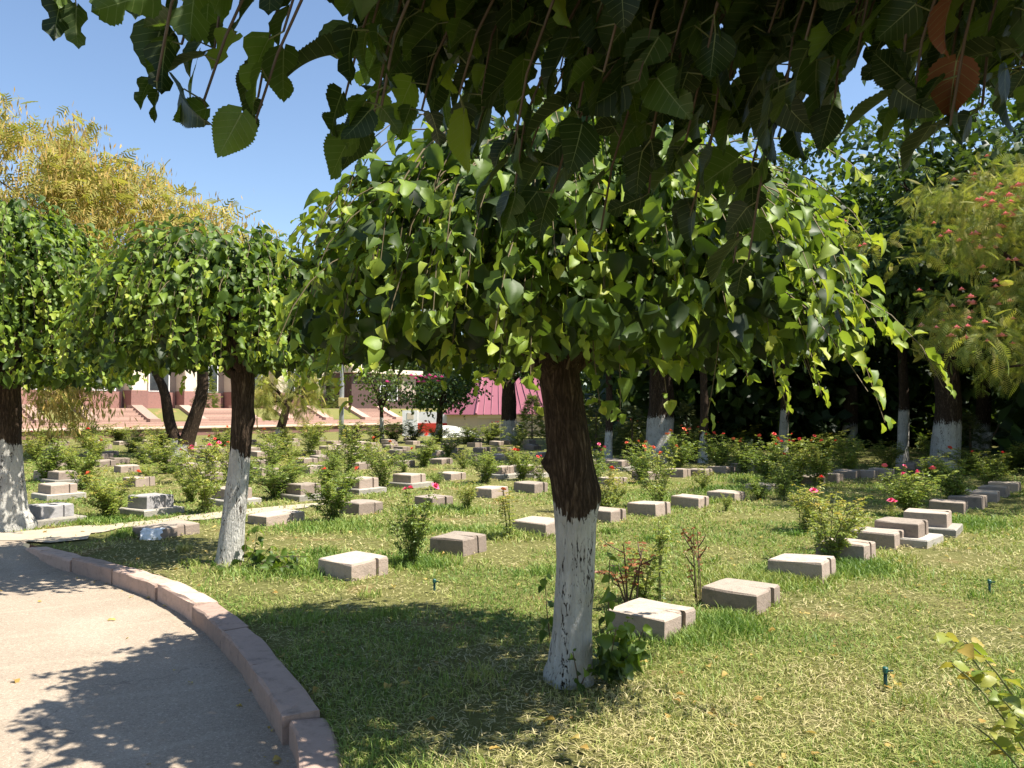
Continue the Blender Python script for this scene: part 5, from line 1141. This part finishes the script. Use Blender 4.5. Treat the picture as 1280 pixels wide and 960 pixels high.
# white wall with a red base band, and the curved white parapet
wl = tag(empty('boundary_wall', gp(503, 62)), 'white boundary wall with a red base band right of the stairs', 'wall')
MB().box(0, 1.15, 0, .3, -.5, 2.1).build('pier', M['white_wall'], wl); MB().box(1.15, 4.6, .05, .3, -.5, 2.0).build('wall_panel', M['white_wall'], wl); MB().box(1.15, 4.6, .02, .05, .45, 1.15).build('red_band', M['red_paint'], wl); MB().box(.35, .85, -.02, 0, 1.45, 1.9).build('notice_board', M['cream'], wl)
def parapet():
    e = tag(empty('parapet', (0, 0, 0)), 'low curved white parapet in front of the pink-roofed house', 'parapet'); pts = []; n = 14; fs = []
    for i in range(n):
        f = i / (n - 1); P = atd(553 + 46 * f, 532 + 13 * f ** 2.2, 47 + 2 * math.sin(f * 2)); zb = float(gz(P.x, P.y)) - .3
        for dy in (0, .35): pts += [(P.x, P.y + dy, zb), (P.x, P.y + dy, P.z)]
    for i in range(n - 1):
        a = 4 * i; b_ = a + 4; fs += [(a, b_, b_ + 1, a + 1), (a + 1, b_ + 1, b_ + 3, a + 3), (a + 2, a + 3, b_ + 3, b_ + 2)]
    fs += [(0, 1, 3, 2), (4 * n - 4, 4 * n - 2, 4 * n - 1, 4 * n - 3)]; MB().poly(pts, fs).build('wall_body', M['white_wall'], e)
parapet()

# pink-roofed house, on the lower ground behind the field
hd = 58.0; hs = hd / F
hx0, hx1, hxm = (553 - 640) * hs, (705 - 640) * hs, (597 - 640) * hs
ez = CAM_H + (512 - 518.5) * hs; rz_ = CAM_H + (512 - 470) * hs
ho = tag(empty('house', (hxm, hd, -1.3)), 'small beige house with a pink metal hipped roof', 'house')
def H3(x, y, z): return (x - hxm, y - hd, z + 1.3)
wm = MB()
back = hd + 7.0
lx = hx0 + .2
wm.poly([H3(hxm, hd, -1.6), H3(hx1, hd - .6, -1.6), H3(hx1, back, -1.6), H3(lx, back - 1, -1.6), H3(lx, hd + 1.6, -1.6), H3(hxm, hd, ez), H3(hx1, hd - .6, ez), H3(hx1, back, ez), H3(lx, back - 1, ez), H3(lx, hd + 1.6, ez)],
        [(0, 1, 6, 5), (1, 2, 7, 6), (2, 3, 8, 7), (3, 4, 9, 8), (4, 0, 5, 9), (5, 6, 7, 8, 9)])
wm.build('wall', M['house_wall'], ho)
ov = .35; rp_ = [H3(hxm - .1, hd - ov, ez + .02), H3(hx1 + ov, hd - .6 - ov, ez + .02), H3(hx1 + ov, back + ov, ez + .02), H3(lx - ov, back - 1 + ov, ez + .02), H3(lx - ov, hd + 1.6 - ov, ez + .02), H3(hxm + .2, hd + 3.4, rz_), H3(hx1 - 1.0, hd + 3.2, rz_)]
rf = MB().poly(rp_, [(0, 1, 6, 5), (1, 2, 6), (2, 3, 5, 6), (3, 4, 5), (4, 0, 5), (0, 4, 3, 2, 1)]).build('roof', M['roof'], ho)
sm = MB()
for i in range(1, 12):                            # standing seams on the front slope
    f = i / 12; p = Vector(rp_[0]).lerp(Vector(rp_[1]), f); q = Vector(rp_[5]).lerp(Vector(rp_[6]), f)
    MB().tube([p + Vector((0, -.01, .03)), q + Vector((0, -.01, .03))], .03, 4).build('seam', M['roof'], rf)
MB().tube([Vector(rp_[0]) + Vector((0, -.02, .04)), Vector(rp_[5]) + Vector((0, -.02, .04))], .09, 6).build('hip_cap', M['roof'], rf)
MB().poly([H3(hxm, hd - .1, ez - .22), H3(hx1, hd - .7, ez - .22), H3(hx1, hd - .7, ez + .01), H3(hxm, hd - .1, ez + .01), H3(hxm, hd + .1, ez - .22), H3(hx1, hd - .5, ez - .22), H3(hx1, hd - .5, ez + .01), H3(hxm, hd + .1, ez + .01)], [(0, 1, 2, 3), (4, 5, 1, 0), (7, 3, 2, 6)]).build('cornice', M['cream'], ho)
for wx0, wx1, wy0, wy1 in ((614, 624, 530, 546), (644, 652, 531, 546)):
    x0, x1 = (wx0 - 640) * hs, (wx1 - 640) * hs; z0, z1 = CAM_H + (512 - wy1) * hs, CAM_H + (512 - wy0) * hs; f = ((x0 + x1) / 2 - hxm) / (hx1 - hxm); yy = hd - .6 * f
    wn = MB().box(x0 - hxm - .12, x1 - hxm + .12, yy - hd - .10, yy - hd + .02, z0 + 1.18, z1 + 1.42).build('window', M['cream'], ho); MB().box(x0 - hxm, x1 - hxm, yy - hd - .13, yy - hd - .10, z0 + 1.3, z1 + 1.3).build('pane', M['glass'], wn)

# ------------------------------------------------------------------ small things
def sprinkler(x, y, lab):
    p = at(x, y); e = tag(empty('sprinkler', (p.x, p.y, 0)), lab, 'sprinkler', 'green lawn sprinklers')
    MB().tube([(0, 0, -.05), (0, 0, .02), (0, 0, .085)], [.013, .011, .010], 12).build('riser', M['sprinkler'], e, smooth=True)
    c = MB().tube([(0, 0, .085), (0, 0, .09), (0, 0, .115), (0, 0, .12)], [.013, .016, .016, .011], 12).build('cap', M['sprinkler_cap'], e)
    MB().tube([(.01, -.01, .10), (.038, -.02, .104)], .006, 8).build('nozzle', M['sprinkler'], c)
sprinkler(1107, 860, 'green sprinkler head standing in the near right lawn'); sprinkler(1237, 742, 'dark sprinkler head at the right edge behind the dry patch'); sprinkler(543, 741, 'small sprinkler head at the edge of the canopy shadow')
def sheet():
    p = at(187, 676); mb = MB(); n = 9; r = random.Random(8); pts = []
    for i in range(n):
        for j in range(n): pts.append((-.12 + .26 * i / (n - 1) + r.uniform(-.012, .012), .02 * math.sin(i * 1.3) + r.uniform(-.02, .02) + .10 * (j / (n - 1)) ** 2, .13 * math.sin(j / (n - 1) * 1.5) + r.uniform(-.008, .008) + .01))
    mb.poly(pts, [(i * n + j, (i + 1) * n + j, (i + 1) * n + j + 1, i * n + j + 1) for i in range(n - 1) for j in range(n - 1)])
    o = mb.build('plastic_sheet', M['paper'], None, (p.x, p.y, .0), smooth=True); tag(o, 'crumpled white sheet against the end of the wide low block', 'sheet')
sheet()
